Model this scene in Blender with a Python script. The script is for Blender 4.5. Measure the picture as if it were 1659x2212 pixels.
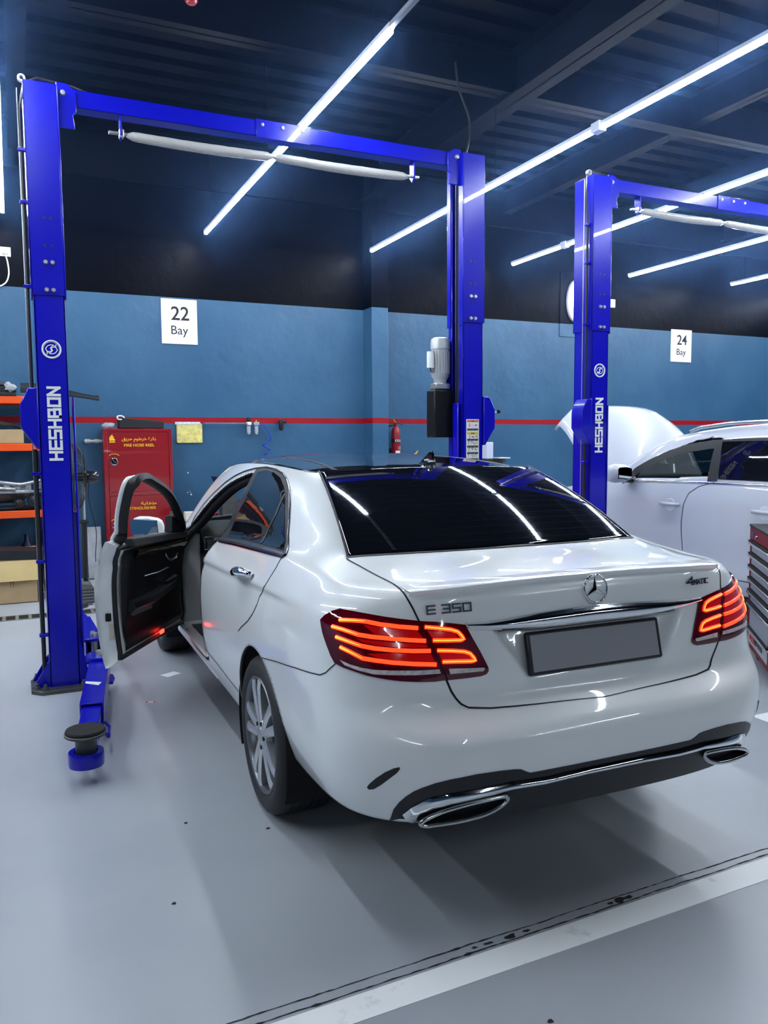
import bpy, bmesh, math, random
import numpy as np
from mathutils import Vector, Matrix
from mathutils.bvhtree import BVHTree
for o in list(bpy.data.objects): bpy.data.objects.remove(o)
SC = bpy.context.scene
COL = SC.collection
random.seed(7); rng = np.random.default_rng(7)

# ---------------------------------------------------------------- camera
F_PX, PITCH, YAW, ROLL = 1732.2, .0876, .4318, -.0069
CAM = np.array([-1.757, -1.997, 1.532])
def cam_axes(yaw):
    Fw = np.array([math.sin(yaw)*math.cos(PITCH), math.cos(yaw)*math.cos(PITCH), -math.sin(PITCH)])
    R = np.array([math.cos(yaw), -math.sin(yaw), 0.]); U = np.cross(R, Fw)
    return math.cos(ROLL)*R+math.sin(ROLL)*U, -math.sin(ROLL)*R+math.cos(ROLL)*U, Fw
cR, cU, cF = cam_axes(YAW)
cd = bpy.data.cameras.new('camera'); cam = bpy.data.objects.new('camera', cd); COL.objects.link(cam)
M = Matrix(((cR[0], cU[0], -cF[0], CAM[0]), (cR[1], cU[1], -cF[1], CAM[1]), (cR[2], cU[2], -cF[2], CAM[2]), (0, 0, 0, 1)))
cam.matrix_world = M
cd.sensor_fit = 'VERTICAL'; cd.sensor_height = 32.0; cd.lens = 32.0*F_PX/2212; cd.clip_start = .05
SC.camera = cam
# ---------------------------------------------------------------- world, exposure
w = bpy.data.worlds.new('world'); SC.world = w; w.use_nodes = True
w.node_tree.nodes['Background'].inputs[0].default_value = (.55, .65, .85, 1)
w.node_tree.nodes['Background'].inputs[1].default_value = .10
SC.view_settings.view_transform = 'Standard'; SC.view_settings.look = 'None'
SC.view_settings.exposure = 1.3; SC.view_settings.gamma = 1.0
SC.view_settings.use_curve_mapping = False
SC.cycles.use_denoising = True
SC.cycles.max_bounces = 6; SC.cycles.diffuse_bounces = 3; SC.cycles.glossy_bounces = 4
SC.cycles.transmission_bounces = 5; SC.cycles.transparent_max_bounces = 8
SC.cycles.sample_clamp_indirect = 8
TUBE_STRENGTH = 58.0
TUBE_COLOR = (.80, .89, 1.0)

# ---------------------------------------------------------------- materials
MATS = {}
def mat(name, col=(.5, .5, .5), rough=.5, metal=0., coat=0., emit=None, es=0., noise=0., nscale=8., bump=0., bscale=60., spec=.5, trans=0., alpha=1., ior=1.45, crough=.03):
    if name in MATS: return MATS[name]
    m = bpy.data.materials.new(name); m.use_nodes = True; nt = m.node_tree; b = nt.nodes['Principled BSDF']
    b.inputs['Base Color'].default_value = (*col, 1); b.inputs['Roughness'].default_value = rough
    b.inputs['Metallic'].default_value = metal; b.inputs['Coat Weight'].default_value = coat; b.inputs['Coat Roughness'].default_value = crough
    b.inputs['Specular IOR Level'].default_value = spec; b.inputs['Transmission Weight'].default_value = trans; b.inputs['IOR'].default_value = ior
    b.inputs['Alpha'].default_value = alpha
    if emit: b.inputs['Emission Color'].default_value = (*emit, 1); b.inputs['Emission Strength'].default_value = es
    tc = nt.nodes.new('ShaderNodeTexCoord')
    if noise > 0:
        n = nt.nodes.new('ShaderNodeTexNoise'); n.inputs['Scale'].default_value = nscale; n.inputs['Detail'].default_value = 5
        nt.links.new(tc.outputs['Object'], n.inputs['Vector'])
        r = nt.nodes.new('ShaderNodeMapRange'); r.inputs['From Min'].default_value = .3; r.inputs['From Max'].default_value = .7
        r.inputs['To Min'].default_value = 1-noise; r.inputs['To Max'].default_value = 1+noise
        nt.links.new(n.outputs['Fac'], r.inputs['Value'])
        v = nt.nodes.new('ShaderNodeVectorMath'); v.operation = 'SCALE'; v.inputs[0].default_value = col
        nt.links.new(r.outputs['Result'], v.inputs['Scale']); nt.links.new(v.outputs['Vector'], b.inputs['Base Color'])
    if bump > 0:
        n = nt.nodes.new('ShaderNodeTexNoise'); n.inputs['Scale'].default_value = bscale; n.inputs['Detail'].default_value = 3
        nt.links.new(tc.outputs['Object'], n.inputs['Vector'])
        bp = nt.nodes.new('ShaderNodeBump'); bp.inputs['Strength'].default_value = bump; bp.inputs['Distance'].default_value = .01
        nt.links.new(n.outputs['Fac'], bp.inputs['Height']); nt.links.new(bp.outputs['Normal'], b.inputs['Normal'])
    MATS[name] = m; return m

# ---------------------------------------------------------------- mesh helpers
class MB:
    """collects simple solids into one mesh"""
    def __init__(s): s.v = []; s.f = []
    def add(s, vs, fs):
        k = len(s.v); s.v += [tuple(map(float, p)) for p in vs]; s.f += [tuple(k+i for i in f) for f in fs]; return s
    def box(s, x0, x1, y0, y1, z0, z1, mtx=None):
        vs = [(x, y, z) for z in (z0, z1) for y in (y0, y1) for x in (x0, x1)]
        if mtx is not None: vs = [tuple(mtx @ Vector(p)) for p in vs]
        return s.add(vs, [(0, 2, 3, 1), (4, 5, 7, 6), (0, 1, 5, 4), (2, 6, 7, 3), (0, 4, 6, 2), (1, 3, 7, 5)])
    def bar(s, a, b, w, h=None, up=(0, 0, 1)):
        a, b = Vector(a), Vector(b); d = (b-a).normalized(); u = Vector(up)
        if abs(d.dot(u)) > .98: u = Vector((1, 0, 0))
        x = d.cross(u).normalized(); y = x.cross(d); h = w if h is None else h
        vs = [p+x*(sx*w/2)+y*(sy*h/2) for p in (a, b) for sx, sy in ((-1, -1), (1, -1), (1, 1), (-1, 1))]
        return s.add(vs, [(0, 1, 2, 3), (7, 6, 5, 4), (0, 4, 5, 1), (1, 5, 6, 2), (2, 6, 7, 3), (3, 7, 4, 0)])
    def tube(s, pts, r, n=10, caps=True, closed=False):
        pts = [Vector(p) for p in pts]; N = len(pts); rs = r if hasattr(r, '__len__') else [r]*N
        prev = None; k = len(s.v); vs = []
        for i, p in enumerate(pts):
            a = pts[(i-1) % N] if (closed or i > 0) else p; c = pts[(i+1) % N] if (closed or i < N-1) else p
            d = (c-a); d = d.normalized() if d.length > 1e-9 else Vector((0, 0, 1))
            if prev is None:
                u = Vector((0, 0, 1)) if abs(d.z) < .9 else Vector((1, 0, 0)); x = d.cross(u).normalized()
            else:
                x = (prev-d*prev.dot(d)); x = x.normalized() if x.length > 1e-6 else prev
            prev = x; y = d.cross(x)
            vs += [p+(x*math.cos(t)+y*math.sin(t))*rs[i] for t in [2*math.pi*j/n for j in range(n)]]
        fs = []
        for i in range(N if closed else N-1):
            for j in range(n):
                q = (i+1) % N
                fs.append((i*n+j, i*n+(j+1) % n, q*n+(j+1) % n, q*n+j))
        if caps and not closed: fs += [tuple(range(n-1, -1, -1)), tuple((N-1)*n+j for j in range(n))]
        return s.add(vs, fs)
    def lathe(s, prof, n=32, axis='z', c=(0, 0, 0), cap=True):
        """prof: list of (r, h)"""
        vs = []
        for r, h in prof:
            for j in range(n):
                t = 2*math.pi*j/n; a, b = r*math.cos(t), r*math.sin(t)
                p = {'z': (a, b, h), 'x': (h, a, b), 'y': (b, h, a)}[axis]
                vs.append((p[0]+c[0], p[1]+c[1], p[2]+c[2]))
        fs = [(i*n+j, i*n+(j+1) % n, (i+1)*n+(j+1) % n, (i+1)*n+j) for i in range(len(prof)-1) for j in range(n)]
        if cap:
            if prof[0][0] > 1e-6: fs.append(tuple(range(n-1, -1, -1)))
            if prof[-1][0] > 1e-6: fs.append(tuple((len(prof)-1)*n+j for j in range(n)))
        return s.add(vs, fs)
    def prism(s, poly, h0, h1, axis='z'):
        """extrude a 2D outline along an axis; poly (a,b): z->(x,y) y->(x,z) x->(y,z)"""
        n = len(poly); vs = []
        for h in (h0, h1):
            for a, b in poly: vs.append({'z': (a, b, h), 'y': (a, h, b), 'x': (h, a, b)}[axis])
        fs = [tuple(range(n)), tuple(range(2*n-1, n-1, -1))]+[(i, i+n, (i+1) % n+n, (i+1) % n) for i in range(n)]
        return s.add(vs, fs)
    def xf(s, mtx):
        s.v = [tuple(mtx @ Vector(p)) for p in s.v]; return s
    def build(s, name, m, parent=None, smooth=None, bevel=0, seg=2, sub=0):
        me = bpy.data.meshes.new(name); me.from_pydata(s.v, [], s.f)
        bm = bmesh.new(); bm.from_mesh(me); bmesh.ops.recalc_face_normals(bm, faces=bm.faces[:]); bm.to_mesh(me); bm.free()
        return link(name, me, m, parent, smooth, bevel, seg, sub)
def link(name, me, m, parent=None, smooth=None, bevel=0, seg=2, sub=0):
    o = bpy.data.objects.new(name, me); COL.objects.link(o)
    if m is not None:
        for mm in (m if isinstance(m, (list, tuple)) else [m]): me.materials.append(mm)
    if parent is not None: o.parent = parent
    if bevel:
        b = o.modifiers.new('bevel', 'BEVEL'); b.width = bevel; b.segments = seg; b.limit_method = 'ANGLE'; b.angle_limit = math.radians(40)
        smooth = 40 if smooth is None else smooth
    if sub:
        q = o.modifiers.new('sub', 'SUBSURF'); q.levels = sub; q.render_levels = sub; smooth = 180 if smooth is None else smooth
    if smooth:
        me.polygons.foreach_set('use_smooth', [True]*len(me.polygons))
        if smooth < 180: me.set_sharp_from_angle(angle=math.radians(smooth))
    return o
def tag(o, label=None, cat=None, group=None, kind=None):
    if label: o['label'] = label
    if cat: o['category'] = cat
    if group: o['group'] = group
    if kind: o['kind'] = kind
    return o
def thing(name, label, cat, loc=(0, 0, 0), rz=0, group=None):
    o = bpy.data.objects.new(name, None); COL.objects.link(o); o.location = loc; o.rotation_euler = (0, 0, rz); o.empty_display_size = .1
    return tag(o, label, cat, group)
def copy_tree(o, parent=None):
    c = o.copy(); COL.objects.link(c)
    if parent is not None: c.parent = parent
    for ch in list(o.children): copy_tree(ch, c)
    return c
def struct(o): o['kind'] = 'structure'; return o
def text_mesh(body, size, depth=.002, bold=False, align='CENTER', spacing=1.0, xs=1.0):
    cu = bpy.data.curves.new('txt', 'FONT'); cu.body = body; cu.size = size; cu.extrude = depth/2; cu.align_x = align; cu.align_y = 'CENTER'; cu.space_character = spacing
    if bold: cu.offset = size*.012
    cu.resolution_u = 4
    ob = bpy.data.objects.new('txt', cu); COL.objects.link(ob)
    dg = bpy.context.evaluated_depsgraph_get(); me = bpy.data.meshes.new_from_object(ob.evaluated_get(dg))
    bpy.data.objects.remove(ob); bpy.data.curves.remove(cu)
    if xs != 1.0:
        for v in me.vertices: v.co.x *= xs
    me.materials.clear()
    return me
def text(name, body, size, m, parent, mtx, depth=.002, bold=False, align='CENTER', spacing=1.0, xs=1.0):
    me = text_mesh(body, size, depth, bold, align, spacing, xs); me.transform(mtx)
    return link(name, me, m, parent)
def frame_mtx(origin, x, y):
    """text plane: x right, y up"""
    x = Vector(x).normalized(); z = x.cross(Vector(y)).normalized(); y = z.cross(x)
    return Matrix(((x[0], y[0], z[0], origin[0]), (x[1], y[1], z[1], origin[1]), (x[2], y[2], z[2], origin[2]), (0, 0, 0, 1)))
def catmull(pts, n=8, closed=False):
    P = [np.array(p, float) for p in pts]; N = len(P); out = []
    for i in range(N if closed else N-1):
        p0 = P[(i-1) % N] if (closed or i > 0) else 2*P[0]-P[1]
        p1 = P[i]; p2 = P[(i+1) % N]
        p3 = P[(i+2) % N] if (closed or i+2 < N) else 2*P[-1]-P[-2]
        for k in range(n):
            t = k/n
            out.append(.5*((2*p1)+(-p0+p2)*t+(2*p0-5*p1+4*p2-p3)*t*t+(-p0+3*p1-3*p2+p3)*t**3))
    if not closed: out.append(P[-1])
    return out
STROKES = {  # blocky wide letters on a 4 x 6 grid
 'H': [[(0, 0), (0, 6)], [(4, 0), (4, 6)], [(0, 3), (4, 3)]], 'E': [[(4, 0), (0, 0), (0, 6), (4, 6)], [(0, 3), (4, 3)]],
 'S': [[(0, 0), (4, 0), (4, 3), (0, 3), (0, 6), (4, 6)]], 'B': [[(0, 0), (0, 6), (3.7, 6), (3.7, 3), (0, 3)], [(0, 0), (4, 0), (4, 3)]],
 'O': [[(0, 0), (4, 0), (4, 6), (0, 6), (0, 0)]], 'N': [[(0, 0), (0, 6), (4, 0), (4, 6)]],
 '3': [[(0, 6), (4, 6), (4, 0), (0, 0)], [(.8, 3), (4, 3)]], '5': [[(4, 6), (0, 6), (0, 3), (4, 3), (4, 0), (0, 0)]], '0': [[(0, 0), (4, 0), (4, 6), (0, 6), (0, 0)]],
 '4': [[(3, 0), (3, 6), (0, 2), (4.4, 2)]], 'M': [[(0, 0), (0, 6), (2, 3), (4, 6), (4, 0)]], 'A': [[(0, 0), (2, 6), (4, 0)], [(1, 2.2), (3, 2.2)]],
 'T': [[(0, 6), (4, 6)], [(2, 0), (2, 6)]], 'I': [[(2, 0), (2, 6)]], 'C': [[(4, 6), (0, 6), (0, 0), (4, 0)]], 'J': [[(3, 6), (3, 1), (2, 0), (0, 0), (0, 2)]],
}
def stroke_text(mb, s, mtx, h, wr=1.0, sw=.14, gap=.35, depth=.004):
    """letters drawn as bars; h letter height, wr width factor, sw stroke width / h"""
    kz = 0; x = 0; u = h/6
    for ch in s:
        if ch == ' ': x += 4*u*wr*.6; continue
        adv = 4*u*wr if ch != 'I' else 1.2*u*wr
        off = -2*u*wr+.6*u*wr if ch == 'I' else 0
        for pl in STROKES[ch]:
            for a, b in zip(pl, pl[1:]):
                kz += 1; A = Vector((x+off+a[0]*u*wr, a[1]*u, 0)); B = Vector((x+off+b[0]*u*wr, b[1]*u, 0)); d = (B-A).normalized()*(sw*h/2)
                zo = Vector((0, 0, .00025*(kz % 4))); mb.bar(mtx @ (A-d+zo), mtx @ (B+d+zo), sw*h, depth, up=tuple(mtx.to_3x3() @ Vector((0, 0, 1))))
        x += adv+h*gap
    return x-h*gap
# ================================================================ room
def wall_material():
    m = bpy.data.materials.new('wall_paint'); m.use_nodes = True; nt = m.node_tree; b = nt.nodes['Principled BSDF']; L = nt.links
    g = nt.nodes.new('ShaderNodeNewGeometry'); s = nt.nodes.new('ShaderNodeSeparateXYZ'); L.new(g.outputs['Position'], s.inputs[0])
    def gt(v):
        n = nt.nodes.new('ShaderNodeMath'); n.operation = 'GREATER_THAN'; n.inputs[1].default_value = v; L.new(s.outputs['Z'], n.inputs[0]); return n.outputs[0]
    def mix(f, a, c):
        n = nt.nodes.new('ShaderNodeMix'); n.data_type = 'RGBA'; L.new(f, n.inputs['Factor'])
        for k, v in (('A', a), ('B', c)):
            if isinstance(v, tuple): [i for i in n.inputs if i.name == k and i.type == 'RGBA'][0].default_value = (*v, 1)
            else: L.new(v, [i for i in n.inputs if i.name == k and i.type == 'RGBA'][0])
        return [o for o in n.outputs if o.type == 'RGBA'][0]
    nz = nt.nodes.new('ShaderNodeTexNoise'); nz.inputs['Scale'].default_value = 1.6; nz.inputs['Detail'].default_value = 6; L.new(g.outputs['Position'], nz.inputs['Vector'])
    mr = nt.nodes.new('ShaderNodeMapRange'); mr.inputs['From Min'].default_value = .35; mr.inputs['From Max'].default_value = .7; L.new(nz.outputs['Fac'], mr.inputs['Value'])
    blue = mix(mr.outputs[0], (.028, .092, .178), (.040, .114, .205))
    c = mix(gt(1.765), blue, (.30, .003, .009)); c = mix(gt(1.835), c, blue); c = mix(gt(3.225), c, (.0016, .0020, .0042))
    L.new(c, b.inputs['Base Color'])
    b.inputs['Roughness'].default_value = .38
    sp = nt.nodes.new('ShaderNodeMapRange'); sp.inputs['To Min'].default_value = .35; sp.inputs['To Max'].default_value = .05; L.new(gt(3.225), sp.inputs['Value']); L.new(sp.outputs[0], b.inputs['Specular IOR Level'])
    n2 = nt.nodes.new('ShaderNodeTexNoise'); n2.inputs['Scale'].default_value = 7; n2.inputs['Detail'].default_value = 8; L.new(g.outputs['Position'], n2.inputs['Vector'])
    bp = nt.nodes.new('ShaderNodeBump'); bp.inputs['Strength'].default_value = .22; bp.inputs['Distance'].default_value = .03
    L.new(n2.outputs['Fac'], bp.inputs['Height']); L.new(bp.outputs['Normal'], b.inputs['Normal'])
    return m
def floor_material():
    m = bpy.data.materials.new('floor_epoxy'); m.use_nodes = True; nt = m.node_tree; b = nt.nodes['Principled BSDF']; L = nt.links
    g = nt.nodes.new('ShaderNodeNewGeometry')
    va = nt.nodes.new('ShaderNodeVectorMath'); va.operation = 'ADD'; va.inputs[1].default_value = (13.3, 7.7, 3.37); L.new(g.outputs['Position'], va.inputs[0])
    n1 = nt.nodes.new('ShaderNodeTexNoise'); n1.inputs['Scale'].default_value = .9; n1.inputs['Detail'].default_value = 7; L.new(va.outputs[0], n1.inputs['Vector'])
    n2 = nt.nodes.new('ShaderNodeTexNoise'); n2.inputs['Scale'].default_value = 14; n2.inputs['Detail'].default_value = 8; L.new(va.outputs[0], n2.inputs['Vector'])
    cr = nt.nodes.new('ShaderNodeValToRGB'); cr.color_ramp.elements[0].position = .3; cr.color_ramp.elements[1].position = .72
    cr.color_ramp.elements[0].color = (.315, .34, .372, 1); cr.color_ramp.elements[1].color = (.395, .42, .45, 1); L.new(n1.outputs['Fac'], cr.inputs[0])
    L.new(cr.outputs[0], b.inputs['Base Color'])
    r = nt.nodes.new('ShaderNodeMapRange'); r.inputs['To Min'].default_value = .285; r.inputs['To Max'].default_value = .38; L.new(n1.outputs['Fac'], r.inputs['Value']); L.new(r.outputs[0], b.inputs['Roughness'])
    bp = nt.nodes.new('ShaderNodeBump'); bp.inputs['Strength'].default_value = .10; bp.inputs['Distance'].default_value = .01; L.new(n2.outputs['Fac'], bp.inputs['Height']); L.new(bp.outputs['Normal'], b.inputs['Normal'])
    b.inputs['Specular IOR Level'].default_value = .5
    return m
def worn_white():
    m = bpy.data.materials.new('line_paint'); m.use_nodes = True; nt = m.node_tree; b = nt.nodes['Principled BSDF']; L = nt.links
    g = nt.nodes.new('ShaderNodeNewGeometry'); n1 = nt.nodes.new('ShaderNodeTexNoise'); n1.inputs['Scale'].default_value = 6; n1.inputs['Detail'].default_value = 8; n1.inputs['Roughness'].default_value = .65; L.new(g.outputs['Position'], n1.inputs['Vector'])
    cr = nt.nodes.new('ShaderNodeValToRGB'); cr.color_ramp.elements[0].position = .26; cr.color_ramp.elements[1].position = .42
    cr.color_ramp.elements[0].color = (.50, .50, .48, 1); cr.color_ramp.elements[1].color = (.88, .90, .90, 1); L.new(n1.outputs['Fac'], cr.inputs[0]); L.new(cr.outputs[0], b.inputs['Base Color']); b.inputs['Roughness'].default_value = .35
    return m
WALLM = wall_material(); FLOORM = floor_material(); LINEM = worn_white()
YW = 7.70; ZC = 4.95; X0, X1, YB = -9.0, 16.0, -12.0
struct(MB().box(X0, X1, YB, YW+.3, -.2, 0).build('floor', FLOORM))
struct(MB().box(X0, X1, YW, YW+.3, 0, ZC).build('wall_back', WALLM))
struct(MB().box(X0-.3, X0, YB, YW+.3, 0, ZC).build('wall_left', WALLM))
struct(MB().box(X1, X1+.3, YB, YW+.3, 0, ZC).build('wall_right', WALLM))
struct(MB().box(X0, X1, YB-.3, YB, 0, ZC).build('wall_front', WALLM))
CEILM = mat('ceiling_black', (.0015, .002, .0042), .6, bump=.1, bscale=20, spec=.05)
mb = MB().box(X0, X1, YB, YW+.3, ZC+.06, ZC+.2)
x = X0                                              # corrugated decking ribs running across the bays
y = YB
while y < YW:
    mb.box(X0, X1, y, y+.16, ZC, ZC+.065); y += .30
struct(mb.build('ceiling', CEILM))
BEAMM = mat('beam_black', (.0028, .0034, .0062), .55, spec=.06)
def ibeam(a, b, w, z0, z1, name):
    m = MB()
    if a[0] == b[0]:
        m.box(a[0]-w/2, a[0]+w/2, a[1], b[1], z0, z0+.018); m.box(a[0]-w/2, a[0]+w/2, a[1], b[1], z1-.018, z1); m.box(a[0]-.008, a[0]+.008, a[1], b[1], z0, z1)
    else:
        m.box(a[0], b[0], a[1]-w/2, a[1]+w/2, z0, z0+.018); m.box(a[0], b[0], a[1]-w/2, a[1]+w/2, z1-.018, z1); m.box(a[0], b[0], a[1]-.008, a[1]+.008, z0, z1)
    return struct(m.build(name, BEAMM))
for i, xb in enumerate((-5.7, 2.50, 10.7)): ibeam((xb, YB), (xb, YW), .24, 4.58, ZC+.01, 'ceiling_beam')
for xb in (-1.6, 4.58, 6.6, 8.7): ibeam((xb, YB), (xb, YW), .14, 4.66, ZC+.01, 'ceiling_beam')
for yb in (-8., -3.6, .3, 4.32): ibeam((X0, yb), (X1, yb), .17, 4.60, ZC+.01, 'ceiling_beam')
struct(MB().box(X0, X1, YW-.05, YW, 4.48, ZC).build('trim_1', BEAMM))
for xc in (-5.7, 2.545, 10.8):
    struct(MB().box(xc-.115, xc+.115, 7.42, YW, 0, ZC).build('column', WALLM, bevel=.006))
# floor markings: white bay line, expansion joint, yellow safety line
def flat(name, poly, m, z=.0015): return struct(MB().prism(poly, .0003, z).build(name, m))
flat('floor_line', [(-4.0, -.2), (9, .014), (9, .156), (-4.0, -.116)], LINEM)
flat('floor_line', [(1.90, .98), (7.5, .98), (7.5, 1.09), (1.90, 1.09)], LINEM)
flat('floor_line', [(-2.75, 5.2), (-2.0, 5.2), (-2.0, 6.15), (-2.75, 6.15)], LINEM)
YELM = mat('yellow_line_paint', (.62, .47, .02), .45, noise=.15)
flat('floor_line', [(-4.0, 7.02), (-.9, 7.02), (-.9, 7.10), (-4.0, 7.10)], YELM)
DARKJ = mat('joint_black', (.012, .012, .013), .8)
DUCTM = mat('joint_grey', (.17, .18, .2), .6, noise=.3, nscale=30)
mb = MB()
def ragged(yc, wmin, wmax, seed):
    r = np.random.default_rng(seed); xs = np.arange(-3.5, 6.0, .018); top = []; bot = []
    walk = 0
    for xx in xs:
        walk = .8*walk+r.normal(0, .0008); ww = r.uniform(wmin, wmax)*(1 if r.random() > .05 else 2.2)
        yl = yc+.0195*(xx+1.2); top.append((xx, yl+walk+ww/2)); bot.append((xx, yl+walk-ww/2))
    n = len(xs); vs = [(a, b, .0012) for a, b in top]+[(a, b, .0012) for a, b in bot]
    mb.add(vs, [(i, i+1, n+i+1, n+i) for i in range(n-1)])
ragged(-.008, .0015, .006, 1); ragged(-.043, .002, .007, 2)
for (bx, s) in ((.02, 1.), (-.42, .9), (-.50, .6), (-.36, .5), (.06, .7), (-.02, .5), (-.55, .4)):
    k = 12; pts = [(bx+s*.03*math.cos(t)*rng.uniform(.5, 1.2), -.026+.0195*(bx+1.2)+s*.014*math.sin(t)*rng.uniform(.4, 1.2), .0013) for t in np.linspace(0, 2*math.pi, k, endpoint=False)]
    mb.add(pts, [tuple(range(k))])
struct(mb.build('floor_joint_line', DARKJ))
# drain channel along the back of the bays
GRATE = mat('grate_metal', (.30, .29, .26), .45, .6, noise=.25); GAPM = mat('drain_gap', (.004, .004, .005), .9)
mb = MB()
struct(MB().box(-6, 9, 5.62, 5.80, .0004, .0016).build('floor_drain_line', GAPM))
mb.box(-6, 9, 5.60, 5.622, .0004, .004); mb.box(-6, 9, 5.798, 5.82, .0004, .004)
xx = -6
while xx < 9: mb.box(xx, xx+.028, 5.62, 5.80, .0012, .004); xx += .105
struct(mb.build('floor_drain_trim', GRATE))
# ---------------------------------------------------------------- tube lights
TUBEM = mat('tube_glow', (1, 1, 1), .5, emit=TUBE_COLOR, es=TUBE_STRENGTH); HOUS = mat('tube_housing', (.75, .77, .8), .4)
ZT = 3.90
def tube_line(xc, y0, y1, label, conduit=None, group='linear ceiling lights', coupler=()):
    t = thing('linear_light', label, 'ceiling light', (xc, y0, ZT), 0, group)
    L = y1-y0
    m = MB(); m.box(-.017, .017, 0, L, -.012, .012); m.build('diffuser', TUBEM, t, bevel=.006)
    m = MB(); m.box(-.02, .02, -.015, L+.015, .013, .042)
    for c in coupler: m.box(-.035, .035, c-y0-.05, c-y0+.05, -.022, .05)
    h = m.build('housing', HOUS, t, bevel=.003)
    k = max(2, int(L/2.2)+1)
    for i in range(k):
        yy = .25+(L-.5)*i/(k-1); MB().tube([(0, yy, .04), (0, yy, ZC-ZT+.02)], .003, 6).build('hanger_rod', BEAMM, t)
    if conduit:
        MB().box(-.015, .015, conduit-y0, -.016, .014, .042).build('unlit_rail', mat('rail_grey', (.30, .32, .36), .4), t)
    return t
tube_line(.335, 2.40, 7.33, 'linear tube light crossing behind the blue lift beam nearest the camera', conduit=-1.0)
tube_line(2.415, -.9, 7.38, 'longest linear tube light ending at the top of the wall column', coupler=(3.09,))
tube_line(-1.75, .4, 7.30, 'linear tube light at the far left edge beyond the near lift post')
tube_line(4.48, -.9, 7.33, 'linear tube light passing behind the far lift post', coupler=(6.2,))
tube_line(6.49, .5, 7.32, 'linear tube light above the white car with the raised hood')
tube_line(8.40, .5, 7.20, 'short visible linear tube light at the right edge of the ceiling')
for xx in (-3.83, -5.9, 10.5): tube_line(xx, .4, 7.3, 'linear tube light of the bays beside the view')
for xx in (-3.83, .335, 4.48): tube_line(xx, -9.5, -4.4, 'linear tube light over the aisle behind the camera')

tag(MB().tube(catmull([(1.62, 3.9, 4.58), (1.63, 3.85, 4.35), (1.66, 3.75, 4.10), (1.58, 3.62, 3.85), (1.48, 3.55, 3.66)], 6), .008, 6).build('supply_cable', mat('cable_black', (.012, .012, .014), .5), smooth=60), 'thin black cable drooping from the ceiling to the top of the middle blue post', 'cable')
# ================================================================ white sedan
HD = .0175
def hermite(P, t, m):
    """C1 cubic through the rows of P (n,k,3) at params t, m samples per unit list -> dense"""
    n = len(P); h = np.diff(t); d = (P[1:]-P[:-1])/h[:, None, None]
    T = np.empty_like(P); T[1:-1] = (d[:-1]*h[1:, None, None]+d[1:]*h[:-1, None, None])/(h[:-1]+h[1:])[:, None, None]; T[0] = d[0]; T[-1] = d[-1]
    out = []
    for i in range(n-1):
        k = m[i]
        for j in range(k):
            s = j/k
            out.append((2*s**3-3*s*s+1)*P[i]+(s**3-2*s*s+s)*h[i]*T[i]+(-2*s**3+3*s*s)*P[i+1]+(s**3-s*s)*h[i]*T[i+1])
    out.append(P[-1]); return np.array(out)
def dense(ctrl, step, smooth=6, fair=2, ring=0):
    """ctrl (rows, cols, 3) ring-periodic in cols -> dense grid"""
    R, Cn, _ = ctrl.shape
    A = ctrl
    lr = np.linalg.norm(np.diff(A, axis=0), axis=2); t = np.r_[0, np.cumsum(np.maximum(np.median(lr, axis=1), 1e-3))]
    m = [max(1, int(math.ceil(np.median(lr[i])/step))) for i in range(R-1)]
    B = hermite(A, t, m)
    W = 3; B = np.concatenate([B[:, -W:], B, B[:, :W+1]], axis=1)
    lc = np.linalg.norm(np.diff(B, axis=1), axis=2); tc = np.r_[0, np.cumsum(np.maximum(lc.mean(axis=0), 1e-3))]
    mc = [max(1, int(math.ceil(lc[:, i].max()*.7/step))) for i in range(B.shape[1]-1)]
    D = hermite(B.transpose(1, 0, 2), tc, mc)
    s = sum(mc[:W]); e = s+sum(mc[W:W+Cn]); D = D[s:e].transpose(1, 0, 2)
    def lap(D, k):
        Q = D.copy(); Q[1:-1] = D[1:-1]+k*(.5*(D[:-2]+D[2:])-D[1:-1]); D = Q
        return D+k*(.5*(np.roll(D, 1, 1)+np.roll(D, -1, 1))-D)
    for _ in range(smooth): D = lap(lap(D, .60), -.62)
    for _ in range(fair): D = lap(D, .5)
    for _ in range(ring): D = D+.5*(.5*(np.roll(D, 1, 1)+np.roll(D, -1, 1))-D)
    if ring:                                  # fair the sides and the greenhouse further, keep the tail crisp
        w_ = np.clip((D[..., 1]-.34)/.30, 0, 1); w_ = (w_*w_*(3-2*w_))[..., None]; E = D
        for _ in range(ring):
            Q = E.copy(); Q[1:-1] = E[1:-1]+.5*(.5*(E[:-2]+E[2:])-E[1:-1]); E = Q
        D = D+(E-D)*w_
    return D
def mirror_ring(half):
    """half (rows, n, 3) with x>=0 from rear centre to nose centre -> full ring"""
    mir = half[:, -2:0:-1].copy(); mir[..., 0] *= -1
    return np.concatenate([half, mir], axis=1)
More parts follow.
